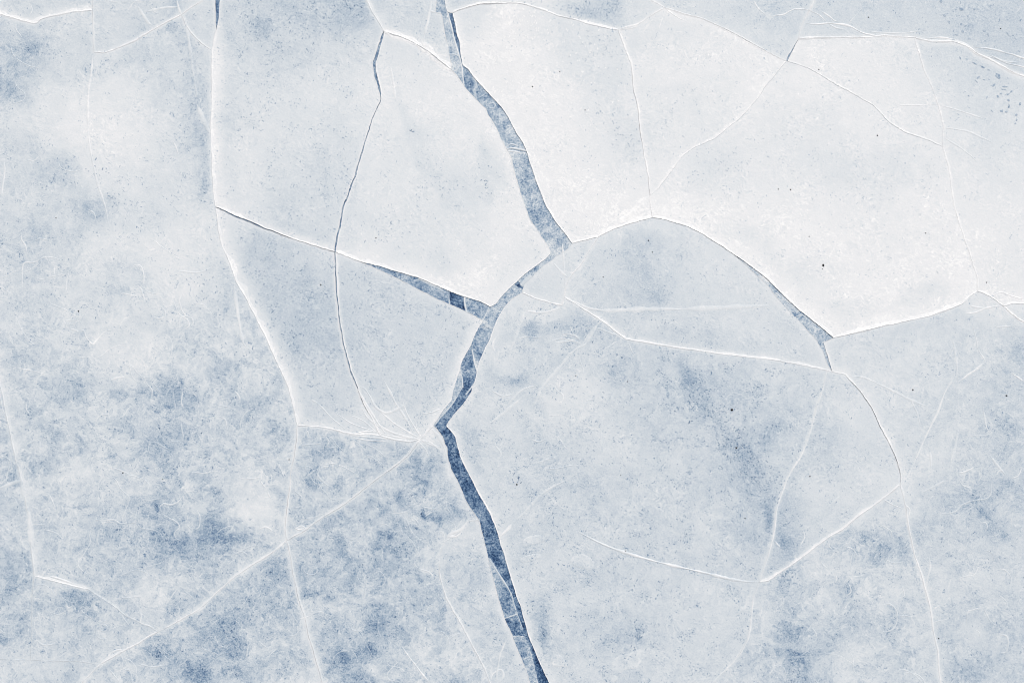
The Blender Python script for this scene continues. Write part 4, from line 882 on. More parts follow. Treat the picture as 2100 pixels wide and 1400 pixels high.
# curling frost veins traced from the photograph (outlines of old melt pools)
VEINS = [
 [(32, 45), (33, 60), (40, 70), (46, 78)], [(63, 10), (66, 22), (60, 32)], [(20, 85), (26, 110), (40, 125), (60, 135), (80, 140)], [(85, 98), (84, 110), (78, 118)], [(58, 142), (54, 155), (40, 160), (32, 168), (36, 180), (50, 190), (50, 203), (38, 210), (22, 213)],
 [(8, 332), (10, 350), (6, 380), (4, 400)], [(80, 320), (70, 330), (55, 328)], [(120, 330), (126, 345), (150, 352), (165, 348)], [(180, 430), (192, 436), (197, 450)], [(45, 477), (44, 490), (53, 505), (55, 520)], [(72, 494), (82, 489), (100, 492)],
 [(46, 588), (46, 550), (52, 538), (70, 538), (90, 528), (108, 528), (126, 534)], [(112, 545), (110, 565), (98, 567)], [(266, 555), (275, 545), (288, 545), (294, 560), (294, 580), (288, 590), (296, 610)], [(247, 600), (262, 603), (278, 606)], [(288, 590), (292, 600), (297, 618)],
 [(371, 648), (384, 655), (388, 668), (380, 674)], [(158, 682), (172, 678), (176, 690), (190, 705), (200, 695), (215, 680), (230, 676)], [(335, 682), (350, 695), (353, 715), (348, 740)], [(15, 746), (40, 755), (70, 760), (95, 767), (108, 763)], [(225, 780), (240, 775), (258, 772)],
 [(300, 785), (312, 800), (310, 815)], [(315, 785), (325, 800), (332, 808)], [(375, 800), (372, 825), (376, 835)], [(195, 865), (205, 852), (225, 848)], [(240, 860), (255, 850), (262, 838), (275, 830)], [(492, 880), (495, 860), (505, 845), (520, 838)], [(480, 800), (490, 812), (492, 822)],
 [(445, 830), (470, 835), (485, 845)], [(448, 852), (462, 860), (466, 880)], [(55, 825), (54, 838), (62, 850)], [(158, 780), (150, 770), (148, 760)], [(226, 968), (224, 960), (234, 959), (250, 965), (265, 972)], [(385, 970), (400, 968), (420, 970), (440, 965), (455, 970)],
 [(332, 1052), (328, 1040), (336, 1032), (350, 1034), (365, 1028), (378, 1012), (395, 1006), (412, 1010)], [(332, 1052), (345, 1060), (360, 1068), (368, 1080), (358, 1092), (362, 1104), (375, 1110)], [(404, 1044), (410, 1060), (408, 1080), (396, 1088)], [(386, 1060), (384, 1075), (394, 1086)],
 [(190, 1075), (194, 1066), (215, 1066), (235, 1066), (246, 1072), (262, 1072), (280, 1072), (290, 1082), (318, 1087), (330, 1095), (332, 1108)], [(190, 1075), (184, 1095), (185, 1112), (172, 1135), (160, 1150), (163, 1163), (175, 1173), (188, 1182)],
 [(205, 1078), (215, 1070), (235, 1070)], [(440, 1100), (450, 1088), (465, 1080), (480, 1078)], [(484, 1128), (500, 1132), (510, 1140)], [(90, 1085), (110, 1090), (125, 1100), (130, 1118)], [(115, 1045), (105, 1020), (98, 1012)], [(365, 1205), (350, 1225), (340, 1240), (342, 1250)],
 [(285, 1250), (290, 1262), (288, 1275), (305, 1282), (320, 1288)], [(258, 1258), (268, 1266), (280, 1270)], [(440, 1300), (448, 1320), (462, 1328)], [(430, 1300), (426, 1290), (440, 1275), (455, 1265)], [(480, 1270), (490, 1278), (488, 1290), (478, 1285)], [(515, 1310), (508, 1330), (505, 1350)],
 [(75, 1310), (85, 1320), (100, 1322), (115, 1318)], [(0, 1215), (10, 1200), (20, 1188)], [(285, 1360), (310, 1366), (335, 1364)], [(655, 960), (652, 975), (665, 990), (680, 1000)], [(655, 955), (680, 950), (700, 955), (720, 965), (735, 975)], [(572, 945), (575, 960), (585, 980)], [(540, 960), (535, 985), (545, 1000)],
 [(795, 1050), (815, 1052), (838, 1048)], [(645, 1155), (650, 1170), (640, 1178), (625, 1172), (622, 1162)], [(700, 1140), (698, 1155), (690, 1170), (680, 1180)], [(738, 1170), (732, 1180), (738, 1192)], [(765, 1190), (768, 1175), (780, 1172), (790, 1185), (785, 1200), (772, 1203)],
 [(850, 1140), (850, 1155), (860, 1165), (880, 1172), (888, 1182), (882, 1190)], [(780, 1260), (775, 1280), (778, 1300), (790, 1305)], [(790, 1300), (800, 1298), (808, 1290), (820, 1290)], [(610, 1270), (625, 1265), (640, 1260)], [(680, 1360), (685, 1345), (700, 1335), (715, 1332)], [(720, 1330), (730, 1345), (735, 1362)],
 [(668, 895), (675, 905), (672, 915), (690, 918)], [(905, 1000), (912, 988), (920, 985)], [(870, 1060), (885, 1050), (897, 1048)], [(820, 1100), (808, 1112), (800, 1122)], [(712, 1130), (720, 1120), (714, 1112)], [(560, 1088), (545, 1080), (530, 1085)], [(1005, 1175), (1015, 1168), (1028, 1165)],
 [(2038, 975), (2045, 972), (2048, 965), (2060, 965)], [(2034, 975), (2032, 1000), (2032, 1012), (2022, 1022), (1995, 1026), (1972, 1036), (1960, 1048), (1935, 1052), (1910, 1048)], [(1968, 985), (1975, 995), (1990, 1000)], [(1800, 1072), (1812, 1078), (1828, 1090), (1828, 1105)],
 [(1700, 1110), (1700, 1120), (1706, 1125)], [(1733, 1120), (1748, 1125), (1758, 1140), (1752, 1150)], [(1712, 1175), (1716, 1185), (1712, 1195)], [(1740, 1195), (1745, 1212), (1735, 1222)], [(1715, 1200), (1712, 1215)], [(1808, 1240), (1825, 1238), (1838, 1250), (1840, 1270), (1832, 1288), (1818, 1294), (1805, 1293)],
 [(1782, 1205), (1778, 1225)], [(1850, 1200), (1855, 1220), (1845, 1225)], [(1842, 1262), (1860, 1262), (1875, 1265)], [(2020, 1128), (2032, 1132), (2038, 1148), (2032, 1160)], [(1970, 1195), (1968, 1185), (1985, 1180), (1998, 1178), (2005, 1165), (2012, 1160)], [(2040, 1166), (2060, 1168), (2072, 1180), (2074, 1195), (2068, 1210)],
 [(2045, 1218), (2060, 1228), (2066, 1240), (2055, 1255)], [(1982, 1280), (1984, 1255), (1995, 1250), (2010, 1245)], [(2050, 1302), (2062, 1302), (2068, 1315), (2064, 1335), (2050, 1338)], [(2045, 1080), (2050, 1090), (2042, 1098), (2035, 1092)], [(2095, 960), (2088, 975), (2075, 980)], [(2012, 1070), (2022, 1072), (2025, 1085)],
 [(1662, 1283), (1672, 1295), (1674, 1310), (1662, 1320)], [(1660, 1322), (1655, 1335), (1640, 1345), (1630, 1360)], [(1575, 1385), (1588, 1368)], [(2080, 30), (2090, 20), (2096, 10)], [(1545, 0), (1555, 18), (1570, 30)], [(1640, 1120), (1650, 1100), (1645, 1085)],
 [(1018, 690), (1010, 705), (1014, 720)], [(1090, 900), (1105, 905), (1120, 900)], [(1200, 870), (1215, 880), (1235, 878)],
 [(1425, 828), (1430, 836), (1428, 840), (1435, 845)], [(1290, 705), (1296, 720), (1302, 728)]]
for n_, pts in enumerate(VEINS):
    key = find_floe(*pts[len(pts) // 2])
    if key is None: continue
    rr = random.Random(n_)
    R_ = Ribbon(); line_ribbon(R_, key, pts, rr.uniform(2.0, 3.4), rr.uniform(.12, .24), .006, 900 + n_ * 5)
    R_.build('frost_vein', M_ICE, floe_obj[key])

# finer veins nobody could count: one mesh per mottled floe
def wander(rr, x, y, n, kap):
    a = rr.uniform(0, 6.28); k = rr.uniform(-kap, kap); pts = [(x, y)]
    for _ in range(n):
        k = 0.7 * k + rr.uniform(-kap, kap) * 0.6; a += k
        x += 7 * math.cos(a); y += 7 * math.sin(a); pts.append((x, y))
    return pts
FINE = dict(F4=(110, (0, 520, 610, 1300)), F5a=(14, (0, 800, 60, 1340)), F5b=(22, (70, 1200, 300, 1355)), F6=(40, (230, 1130, 640, 1400)), F7=(70, (610, 930, 960, 1400)), F8=(34, (610, 890, 850, 1090)),
            F26=(22, (1560, 1040, 1910, 1400)), F27=(22, (1860, 640, 2100, 1400)), F24=(22, (960, 620, 1240, 1000)), F2=(5, (200, 0, 400, 90)))
for fk, (cnt, (x0, y0, x1, y1)) in FINE.items():
    rr = random.Random(fk); R_ = Ribbon(); made = 0; tries = 0
    P_ = face_of[fk]['P']
    cnt = int(cnt * .6)
    while made < cnt and tries < cnt * 12:
        tries += 1
        x, y = rr.uniform(x0, x1), rr.uniform(y0, y1)
        pts = np.array(wander(rr, x, y, rr.randint(3, 11), rr.choice([.25, .5, .8])))
        if not inside(pts[:, 0], pts[:, 1], P_).all(): continue
        line_ribbon(R_, fk, pts, rr.uniform(1.6, 3.0), rr.uniform(.05, .13), .003, 5000 + made * 3)
        made += 1
    if made:
        o = R_.build('fine_vein', M_ICE, floe_obj[fk]); o['kind'] = 'stuff'

# frozen-in snow patches with a bright border (lower middle)
def snow_patch(pts, key, rim_w, wh, fill):
    p = smooth_curve(list(pts) + [pts[0]], 3.0)[:-1]
    c = p.mean(0); nn = len(p)
    rings = [1.0, .86, .70, .35]
    v = []; fr = []; f = []
    for q, r_ in enumerate(rings):
        pr = c + (p - c) * r_
        b, _ = floe_frost(key, pr[:, 0], pr[:, 1]); z = floe_z(key, pr[:, 0], pr[:, 1])
        nz = fbm(pr[:, 0], pr[:, 1], 14, 2, 3)
        zz = z + [-.002, .004, .004, .004][q]
        ff = [b, b + (wh - b) * np.clip(-.1 + 1.7 * nz, 0, 1), b + (fill - b) * .75, b + (fill - b) * .6][q]
        for k in range(nn): v.append((X(pr[k, 0]), Y(pr[k, 1]), zz[k])); fr.append(ff[k])
    v.append((X(c[0]), Y(c[1]), float(floe_z(key, c[:1], c[1:])[0]) + .006)); fr.append(fr[-1])
    for q in range(3):
        for k in range(nn):
            k2 = (k + 1) % nn; f.append((q * nn + k, q * nn + k2, (q + 1) * nn + k2, (q + 1) * nn + k))
    for k in range(nn): f.append((3 * nn + k, 3 * nn + (k + 1) % nn, len(v) - 1))
    vv = np.array(v); f2 = []
    for q in f:
        pp = vv[list(q)]
        nz = (pp[1][0] - pp[0][0]) * (pp[2][1] - pp[0][1]) - (pp[1][1] - pp[0][1]) * (pp[2][0] - pp[0][0])
        f2.append(q if nz > 0 else q[::-1])
    return make_obj('snow_patch', v, f2, M_ICE, floe_obj[key], dict(frost=fr, mottle=[.6] * len(v), fleck=[.6] * len(v)))
for pts, fill in [([(1070, 1108), (1080, 1100), (1100, 1096), (1116, 1098), (1120, 1106), (1108, 1113), (1085, 1118), (1072, 1122)], .80), ([(1167, 1150), (1178, 1137), (1192, 1133), (1208, 1140), (1220, 1152), (1215, 1168), (1196, 1166), (1176, 1160)], .76),
                  ([(1128, 1350), (1136, 1340), (1150, 1342), (1160, 1356), (1165, 1366), (1150, 1366), (1134, 1366)], .82), ([(1252, 1372), (1254, 1358), (1268, 1342), (1290, 1338), (1306, 1330), (1316, 1327), (1325, 1338), (1316, 1356), (1305, 1370), (1290, 1372), (1270, 1378), (1262, 1398), (1253, 1398)], .77),
                  ([(1064, 1146), (1080, 1138), (1104, 1134), (1110, 1140), (1090, 1150), (1070, 1154)], .78)]:
    snow_patch(pts, 'F24', 3, .775, fill - .035)

# flat chips of clear ice and dark pits frozen into the surface
def chip(name, key, x, y, ln, wd, ang, fr, zoff=.004, mot=.25):
    n = 7; rr = random.Random(int(x * 31 + y * 17)); v = []; f = []
    ca, sa = math.cos(ang), math.sin(ang)
    outl = []
    for k in range(n):
        a = 2 * math.pi * k / n + rr.uniform(-.3, .3); q = rr.uniform(.7, 1.1)
        px, py = math.cos(a) * ln / 2 * q, math.sin(a) * wd / 2 * q
        outl.append((x + px * ca - py * sa, y + px * sa + py * ca))
    o_ = np.array(outl); z = floe_z(key, o_[:, 0], o_[:, 1])
    zt = float(z.max()) + zoff
    c = o_.mean(0)
    top = c + (o_ - c) * .86
    v = [(X(a), Y(b), zt - .012) for a, b in o_] + [(X(a), Y(b), zt) for a, b in top]
    f = [tuple(range(2 * n - 1, n - 1, -1))] + [(k, (k + 1) % n, n + (k + 1) % n, n + k)[::-1] for k in range(n)]
    return make_obj(name, v, f, M_ICE, floe_obj[key], dict(frost=[fr + .04] * n + [fr] * n, mottle=[mot] * 2 * n, fleck=[0.1] * 2 * n), smooth=False)
CHIPS = [(1930, 4, 10, 6, 1), (1970, 6, 9, 4, 1.4), (1972, 19, 12, 9, .3), (1937, 32, 11, 6, .6), (1946, 46, 10, 6, 1.2), (1971, 50, 7, 6, 0), (1974, 65, 8, 7, .5), (1980, 54, 6, 4, 0), (1985, 34, 6, 5, 0), (1988, 80, 8, 4, 0), (2018, 64, 8, 6, .4), (2027, 72, 8, 5, 1.2), (2020, 84, 5, 4, 0),
 (2067, 70, 14, 3, .9), (2093, 42, 9, 4, 2), (2095, 62, 8, 3, 1.9), (2000, 20, 14, 3, .3), (1962, 72, 10, 3, .2), (1955, 82, 10, 3, .4), (1960, 20, 5, 4, 0),
 (1969, 119, 9, 5, 1), (1998, 130, 14, 4, .5), (2015, 138, 14, 4, .6), (2028, 144, 10, 3, .5), (2047, 157, 18, 12, 1.1), (2006, 160, 12, 4, 2.4), (2003, 168, 10, 3, .9), (2038, 175, 12, 5, 2.2), (2060, 178, 18, 3.5, .1), (2058, 184, 14, 3, .2), (2046, 198, 10, 5, 1.2), (2053, 192, 8, 4, .4),
 (2068, 193, 12, 4, 2.4), (2074, 188, 10, 4, 2.2), (2068, 206, 9, 6, .8), (2069, 218, 12, 4, 1.6), (2054, 228, 10, 8, .2), (2064, 230, 8, 5, .3), (2092, 213, 10, 5, 1.8), (2084, 236, 8, 7, 1.1), (2085, 246, 8, 4, 1.7), (2082, 254, 5, 4, 0), (2024, 200, 9, 4, 2), (2034, 228, 12, 3, .8), (2018, 164, 8, 3, .4), (1986, 197, 6, 3, .6)]
for (x, y, ln, wd, an) in CHIPS:
    key = 'F21' if find_floe(x, y) == 'F21' else 'F19'
    chip('ice_chip', key, x, y, ln * 0.95, wd * 1.0, an, .45 + .07 * random.Random(int(x * y)).random())
# pits: thousands of small dark needles around the blue streaks, joined per floe
def pits(key, spots, seed, name='dark_pit'):
    rr = random.Random(seed); V_ = []; F_ = []; FR = []
    for (cx, cy, sx, sy, cnt, dark) in spots:
        for _ in range(cnt):
            x, y = rr.gauss(cx, sx), rr.gauss(cy, sy)
            if not inside(np.array([x]), np.array([y]), face_of[key]['inner'])[0]: continue
            ln = rr.choice([2.5, 3, 4, 5, 7]); wd = rr.uniform(1.2, 2.4); an = rr.choice([.5, 2.2, 1.0, 2.0, rr.uniform(0, 3.14)])
            z = float(floe_z(key, np.array([x]), np.array([y]))[0]) + .004
            ca, sa = math.cos(an), math.sin(an); b = len(V_)
            for px, py in ((-ln / 2, 0), (-ln / 5, wd / 2), (ln / 3, wd / 2.4), (ln / 2, 0), (ln / 4, -wd / 2), (-ln / 3, -wd / 2.3)):
                V_.append((X(x + px * ca - py * sa), Y(y + px * sa + py * ca), z)); FR.append(dark + rr.uniform(-.08, .22))
            F_.append(tuple(range(b + 5, b - 1, -1)))
    o = make_obj(name, V_, F_, M_ICE, floe_obj[key], dict(frost=FR, mottle=[.1] * len(FR), fleck=[0] * len(FR)), smooth=False)
    o['kind'] = 'stuff'
pits('F24', [(1425, 815, 22, 26, 26, .26), (1445, 845, 24, 16, 16, .25), (1490, 885, 20, 26, 40, .3), (1512, 915, 20, 20, 70, .28), (1545, 960, 20, 30, 90, .34), (1560, 1010, 18, 26, 40, .38), (1585, 1070, 14, 30, 40, .34), (1465, 860, 26, 20, 40, .40), (1420, 790, 20, 26, 30, .38), (1350, 665, 14, 10, 8, .34), (1280, 770, 30, 20, 14, .42), (1060, 985, 6, 10, 10, .22),
             (1250, 880, 120, 90, 60, .45), (1250, 1080, 130, 90, 80, .45), (1200, 1240, 110, 90, 70, .44), (1308, 1308, 8, 14, 16, .30), (1112, 1300, 8, 30, 16, .4), (1400, 1120, 80, 60, 40, .45), (1270, 1330, 60, 40, 24, .42), (1240, 1160, 30, 20, 10, .4), (1090, 1245, 8, 8, 8, .35)], 1)
pits('F26', [(1610, 1110, 14, 24, 24, .3), (1605, 1180, 14, 8, 14, .3), (1625, 1300, 16, 20, 20, .36), (1635, 1375, 10, 20, 22, .3), (1625, 1340, 16, 16, 18, .38), (1720, 1240, 30, 24, 16, .42)], 2)
pits('F9', [(610, 650, 40, 60, 60, .44), (620, 570, 40, 30, 26, .42), (560, 520, 34, 24, 24, .42), (650, 760, 40, 50, 20, .46)], 3)
pits('F10', [(760, 640, 40, 40, 40, .44), (740, 580, 30, 20, 14, .42), (840, 730, 60, 50, 40, .48), (780, 800, 40, 30, 14, .46), (935, 660, 14, 24, 14, .42)], 4)
pits('F11', [(600, 60, 60, 40, 60, .42), (680, 40, 50, 26, 36, .40), (530, 60, 18, 24, 26, .38), (620, 130, 60, 30, 30, .5), (510, 240, 14, 20, 14, .42), (690, 320, 40, 40, 20, .48), (600, 400, 50, 30, 20, .48), (490, 100, 20, 40, 10, .5)], 5)
pits('F12', [(790, 480, 24, 14, 12, .42), (845, 268, 3, 3, 4, .3), (997, 378, 5, 10, 8, .34), (900, 390, 12, 12, 8, .48), (870, 340, 20, 60, 14, .55), (760, 420, 40, 40, 16, .52), (830, 440, 40, 30, 10, .55)], 6)
pits('F15', [(1270, 265, 16, 20, 22, .5), (1228, 220, 6, 10, 8, .5), (1230, 90, 30, 30, 60, .58), (1200, 130, 60, 30, 30, .66), (1290, 310, 20, 20, 14, .58)], 7)
pits('F15', [(1080, 45, 26, 14, 26, .99), (1060, 60, 50, 26, 40, .97), (1150, 90, 70, 40, 60, .97), (1040, 140, 30, 30, 20, .97), (1180, 200, 60, 60, 30, .96)], 21, 'snow_flake')
pits('F16', [(1400, 250, 60, 40, 40, .64), (1400, 130, 60, 50, 30, .68)], 8)
pits('F17', [(1470, 330, 40, 20, 36, .58), (1700, 350, 60, 40, 50, .62), (1640, 260, 40, 30, 24, .62), (1850, 340, 50, 30, 30, .62), (1820, 480, 80, 50, 30, .68), (1480, 400, 60, 30, 14, .7)], 9)
pits('F14', [(1185, 22, 22, 12, 40, .45), (1262, 12, 10, 10, 16, .42), (1100, 4, 40, 6, 14, .55)], 10)
pits('F4', [(395, 120, 24, 70, 50, .48), (400, 270, 20, 30, 30, .48), (330, 60, 40, 20, 20, .48), (210, 355, 20, 10, 14, .4), (235, 405, 14, 10, 10, .45), (420, 590, 20, 30, 24, .46), (455, 640, 20, 40, 24, .44), (250, 420, 30, 16, 12, .46), (500, 720, 12, 12, 10, .36)], 11)
pits('F25', [(1640, 850, 20, 30, 24, .44), (1600, 1000, 14, 30, 10, .4), (1680, 900, 40, 40, 20, .5), (1720, 1000, 50, 30, 12, .55)], 12)
pits('F23', [(1360, 665, 20, 12, 10, .36), (1420, 680, 30, 14, 10, .5), (1330, 610, 20, 20, 10, .5)], 13)

# ------------------------------------------------------------------ thin refrozen plates lying in the open cracks
PLATES = [
 ([(886, -200), (892, -60), (890, 15), (892, 29), (903, 30), (906, 42), (909, 64), (914, 88), (917, 105), (920, 121), (922, 145), (934, 156), (943, 168), (951, 180), (951, 171), (950, 164), (949, 149), (946, 132), (940.5, 111), (935.5, 96), (928, 65), (919, 31), (915, 10), (914, -60), (912, -200)], .50, -.036,
  'smooth grey plate of thin ice filling the top of the open crack'),
 ([(912, 2), (917, 31), (925, 65), (933, 97), (938, 111), (944, 133), (948, 139), (952, 128), (947, 103), (946, 87), (940, 72), (937.5, 55), (933, 33), (930, 24), (918, 22)], .22, -.052, 'narrow dark blue strip of thin ice at the top of the open crack'),
 ([(944, 131), (950, 131), (962, 140), (973, 155), (974, 163), (977, 178), (975, 189), (977, 203), (974, 209), (960, 192), (950, 179), (948.5, 165), (947.5, 150)], .36, -.048, 'medium blue plate in the open crack just below the dark strip'),
 ([(966, 146), (987, 170), (1001, 186), (1018, 203), (1032, 219), (1048, 242), (1063, 272), (1076, 291), (1083, 309), (1070, 308), (1055, 304.5), (1037, 305.5), (1030, 295), (1023, 283), (1017, 267), (1008, 252), (997, 237), (992, 224), (984, 218), (972, 206), (971, 188), (973, 178), (971, 163)], .49, -.043, 'grey mottled plate with pale rings in the upper open crack'),
 ([(1036, 307), (1055, 308), (1068, 311.5), (1084, 313), (1089, 328), (1097.5, 354), (1108, 381), (1115, 403), (1125, 424), (1142, 452), (1160, 475), (1178, 499), (1171, 510), (1157, 520), (1136, 535), (1116, 549), (1102, 563), (1087, 576), (1077, 586), (1063.5, 578), (1060, 573), (1076, 557), (1097, 542), (1116, 527), (1124, 520), (1126, 516), (1122, 509), (1113, 494), (1098, 474), (1083, 450), (1072, 420), (1063, 394), (1058, 374), (1051, 349), (1046, 326)], .53, -.046, 'long pale mottled plate in the broad middle of the open crack'),
 ([(1066, 566), (1063, 579), (1079, 586), (1073, 598), (1054, 587), (1050, 581)], .14, -.06, 'small dark notch of thin ice where the open crack narrows'),
 ([(1057, 585), (1071, 592.5), (1074, 596), (1064, 608), (1051, 618), (1041, 628), (1034, 638), (1027, 650), (1014, 675), (996, 670), (978, 672), (987, 657), (999, 636), (1004, 625), (1016, 620), (1022, 610), (1037, 594), (1052, 581)], .50, -.04, 'grey plate of thin ice at the fork of the open crack'),
 ([(979, 668), (996, 672), (1016, 675), (1008, 697), (999, 712), (991, 733), (985, 743), (974, 742), (969, 720), (966.5, 706), (968, 689)], .42, -.045, 'blue-grey plate just below the fork of the open crack'),
 ([(951, 603), (980, 612), (1008, 626), (1003, 632), (990, 662), (955, 642), (954, 625)], .46, -.044, 'pale blue plate between the fork and the dark square plate'),
 ([(917, 592), (953, 604), (953, 609), (956.5, 628), (958, 643), (918, 626), (921, 610)], .20, -.056, 'dark blue four-sided plate in the side branch of the open crack'),
 ([(736, 533), (765, 538), (808, 551), (860, 566), (923, 594), (921.5, 608), (925, 628), (857, 598), (803, 569), (776, 557)], .43, -.042, 'long grey plate tapering to a point in the side branch'),
 ([(966, 703), (969, 720), (974, 743), (979.5, 764), (981, 772), (977, 785), (970, 792), (972, 797), (947, 797), (945, 773), (940, 760), (943, 744), (955, 722), (964, 708)], .27, -.055, 'dark blue lens-shaped plate below the fork'),
 ([(967.5, 712), (975, 740), (989, 738), (985, 752), (982, 766), (978, 764), (972, 743)], .68, -.038, 'tiny white bubbly plate on the right of the dark lens'),
 ([(946, 756), (947.5, 773), (949, 794), (940, 810), (927, 829), (905, 854.5), (893, 872), (893, 880), (884, 876), (888, 864), (907, 834), (924, 818), (928, 795), (935, 770), (941, 758)], .56, -.039, 'pale narrow plate along the left side of the dark kink'),
 ([(948, 790), (972, 788), (972, 801), (963, 816), (950, 833), (933, 854), (919, 873), (931, 886), (938, 897), (942, 916), (949, 940), (956, 953), (979, 1000), (1009, 1053), (1026, 1096), (1036, 1133), (1046, 1166), (1049.5, 1192), (1046, 1211), (1026, 1179), (1006, 1146), (998, 1147), (988, 1100), (979, 1068), (954, 1030), (938, 993), (921, 960), (915, 938), (913, 917), (906, 901), (895, 884), (887, 873), (903, 853), (925, 828), (938, 808)], .25, -.05, 'long dark blue plate in the lower open crack, bent at the kink'),
 ([(1044, 1160), (1054, 1193), (1071, 1243), (1087, 1300), (1107, 1350), (1131, 1400), (1204, 1565), (1300, 1790), (1270, 1790), (1104, 1400), (1101, 1383), (1089, 1333), (1081, 1308), (1071, 1291), (1058, 1250), (1046, 1212), (1042, 1190)], .17, -.058, 'darkest blue strip of thin ice at the bottom end of the open crack'),
 ([(998, 1141), (1006, 1145), (1026, 1178), (1046, 1211), (1059, 1250), (1062, 1259), (1048, 1263), (1031, 1270), (1021, 1233), (1008, 1186)], .43, -.04, 'medium blue plate along the left bank of the lower crack'),
 ([(1030, 1270), (1048, 1264), (1062, 1260), (1073, 1292), (1076, 1304), (1062, 1303), (1046, 1306)], .29, -.046, 'deep blue plate low in the open crack, below the medium blue plate'),
 ([(1046, 1308), (1062, 1304), (1077, 1305), (1089, 1335), (1101, 1384), (1104, 1402), (1270, 1790), (1250, 1790), (1157, 1572), (1086, 1402), (1066, 1352)], .46, -.042, 'pale blue plate at the bottom edge, left of the darkest strip'),
 ([(1512, 524), (1550, 550), (1576, 568), (1610, 604), (1645, 637), (1632, 640), (1615, 639), (1588, 609), (1572, 586), (1557, 574), (1524, 543)], .56, -.038, 'pale grey tapering plate in the short crack on the right'),
 ([(1614, 637), (1632, 639), (1643, 634), (1678, 661), (1713, 690), (1706, 699), (1690, 703), (1695, 714), (1706, 747), (1710, 760), (1697, 756), (1685, 722), (1672, 699), (1652, 676)], .44, -.044, 'blue-grey wedge plate in the short crack on the right'),
 ([(432, -200), (458, -200), (454, 0), (453, 25), (447, 62), (442, 57), (439, 0)], .26, -.05, 'dark blue wedge of thin ice in the slit at the top edge, left'),
]
plate_obj = []
PLATES = [(p_, f_ + (.07 if 'on the right' in l_ and 'crack' in l_ else -.02 if f_ < .3 else .0), z_ * .28, l_) for p_, f_, z_, l_ in PLATES]
for n_, (pts, fr, z, label) in enumerate(PLATES):
    p = np.array(pts, float)
    # roughen the outline a touch
    dense = []
    for k in range(len(p)):
        a, b = p[k], p[(k + 1) % len(p)]
        L_ = np.hypot(*(b - a)); q = max(1, int(L_ / (5 if a[1] < 1450 else 30)))
        dense += [a + (b - a) * t / q for t in range(q)]
    p = np.array(dense)
    p = p + normals(p, True) * ((fbm(p[:, 0] * 1.3, p[:, 1], 14, 2, n_) - .5) * 1.6)[:, None]
    def ff(x, y, fr=fr, p=p, n_=n_):
        d = dist_poly(x, y, np.vstack([p, p[:1]]))
        v = fr + 0.26 * (fbm(x, y, 55, 3, 40 + n_) - .5) + 0.10 * np.exp(-d / 2.2)
        return v, np.full(len(x), .5)
    o = slab('thin_ice_plate', p, 4.0, lambda x, y, z=z: np.full(len(x), z) + .004 * (fbm(x, y, 30, 2, 4) - .5), ff, M_NEW, 0.13, 0.2)
    tag(o, label, 'thin ice', 'refrozen plates in the open cracks')
    plate_obj.append(o)

# pale frozen seams lying on the plates
def seam(pi, pts, wd, wh, h=.006):
    fr0, z0 = PLATES[pi][1], PLATES[pi][2]
    p = smooth_curve(pts, 3.0); n = len(p)
    arc = np.r_[0, np.cumsum(np.hypot(*np.diff(p, axis=0).T))]
    p = p + normals(p) * ((fbm(arc, arc * 0, 12, 2, pi) - .5) * 1.4)[:, None]
    nn = normals(p); wv = wd * (.5 + fbm(arc, arc * 0, 20, 2, pi + 5))
    rows = [p + nn * (wv * k)[:, None] for k in (-.6, -.28, 0, .28, .6)]
    prof = [0.15, .8, 1, .8, 0.15]
    st_ = np.clip(.4 + fbm(arc, arc * 0, 30, 3, pi + 9), 0, 1)
    R_ = Ribbon(); R_.add(rows, [np.full(n, z0 + (-.002 if j in (0, 4) else h)) for j in range(5)], [fr0 + (wh - fr0) * prof[j] * st_ for j in range(5)], .2)
    R_.build('frost_seam', M_ICE, plate_obj[pi])
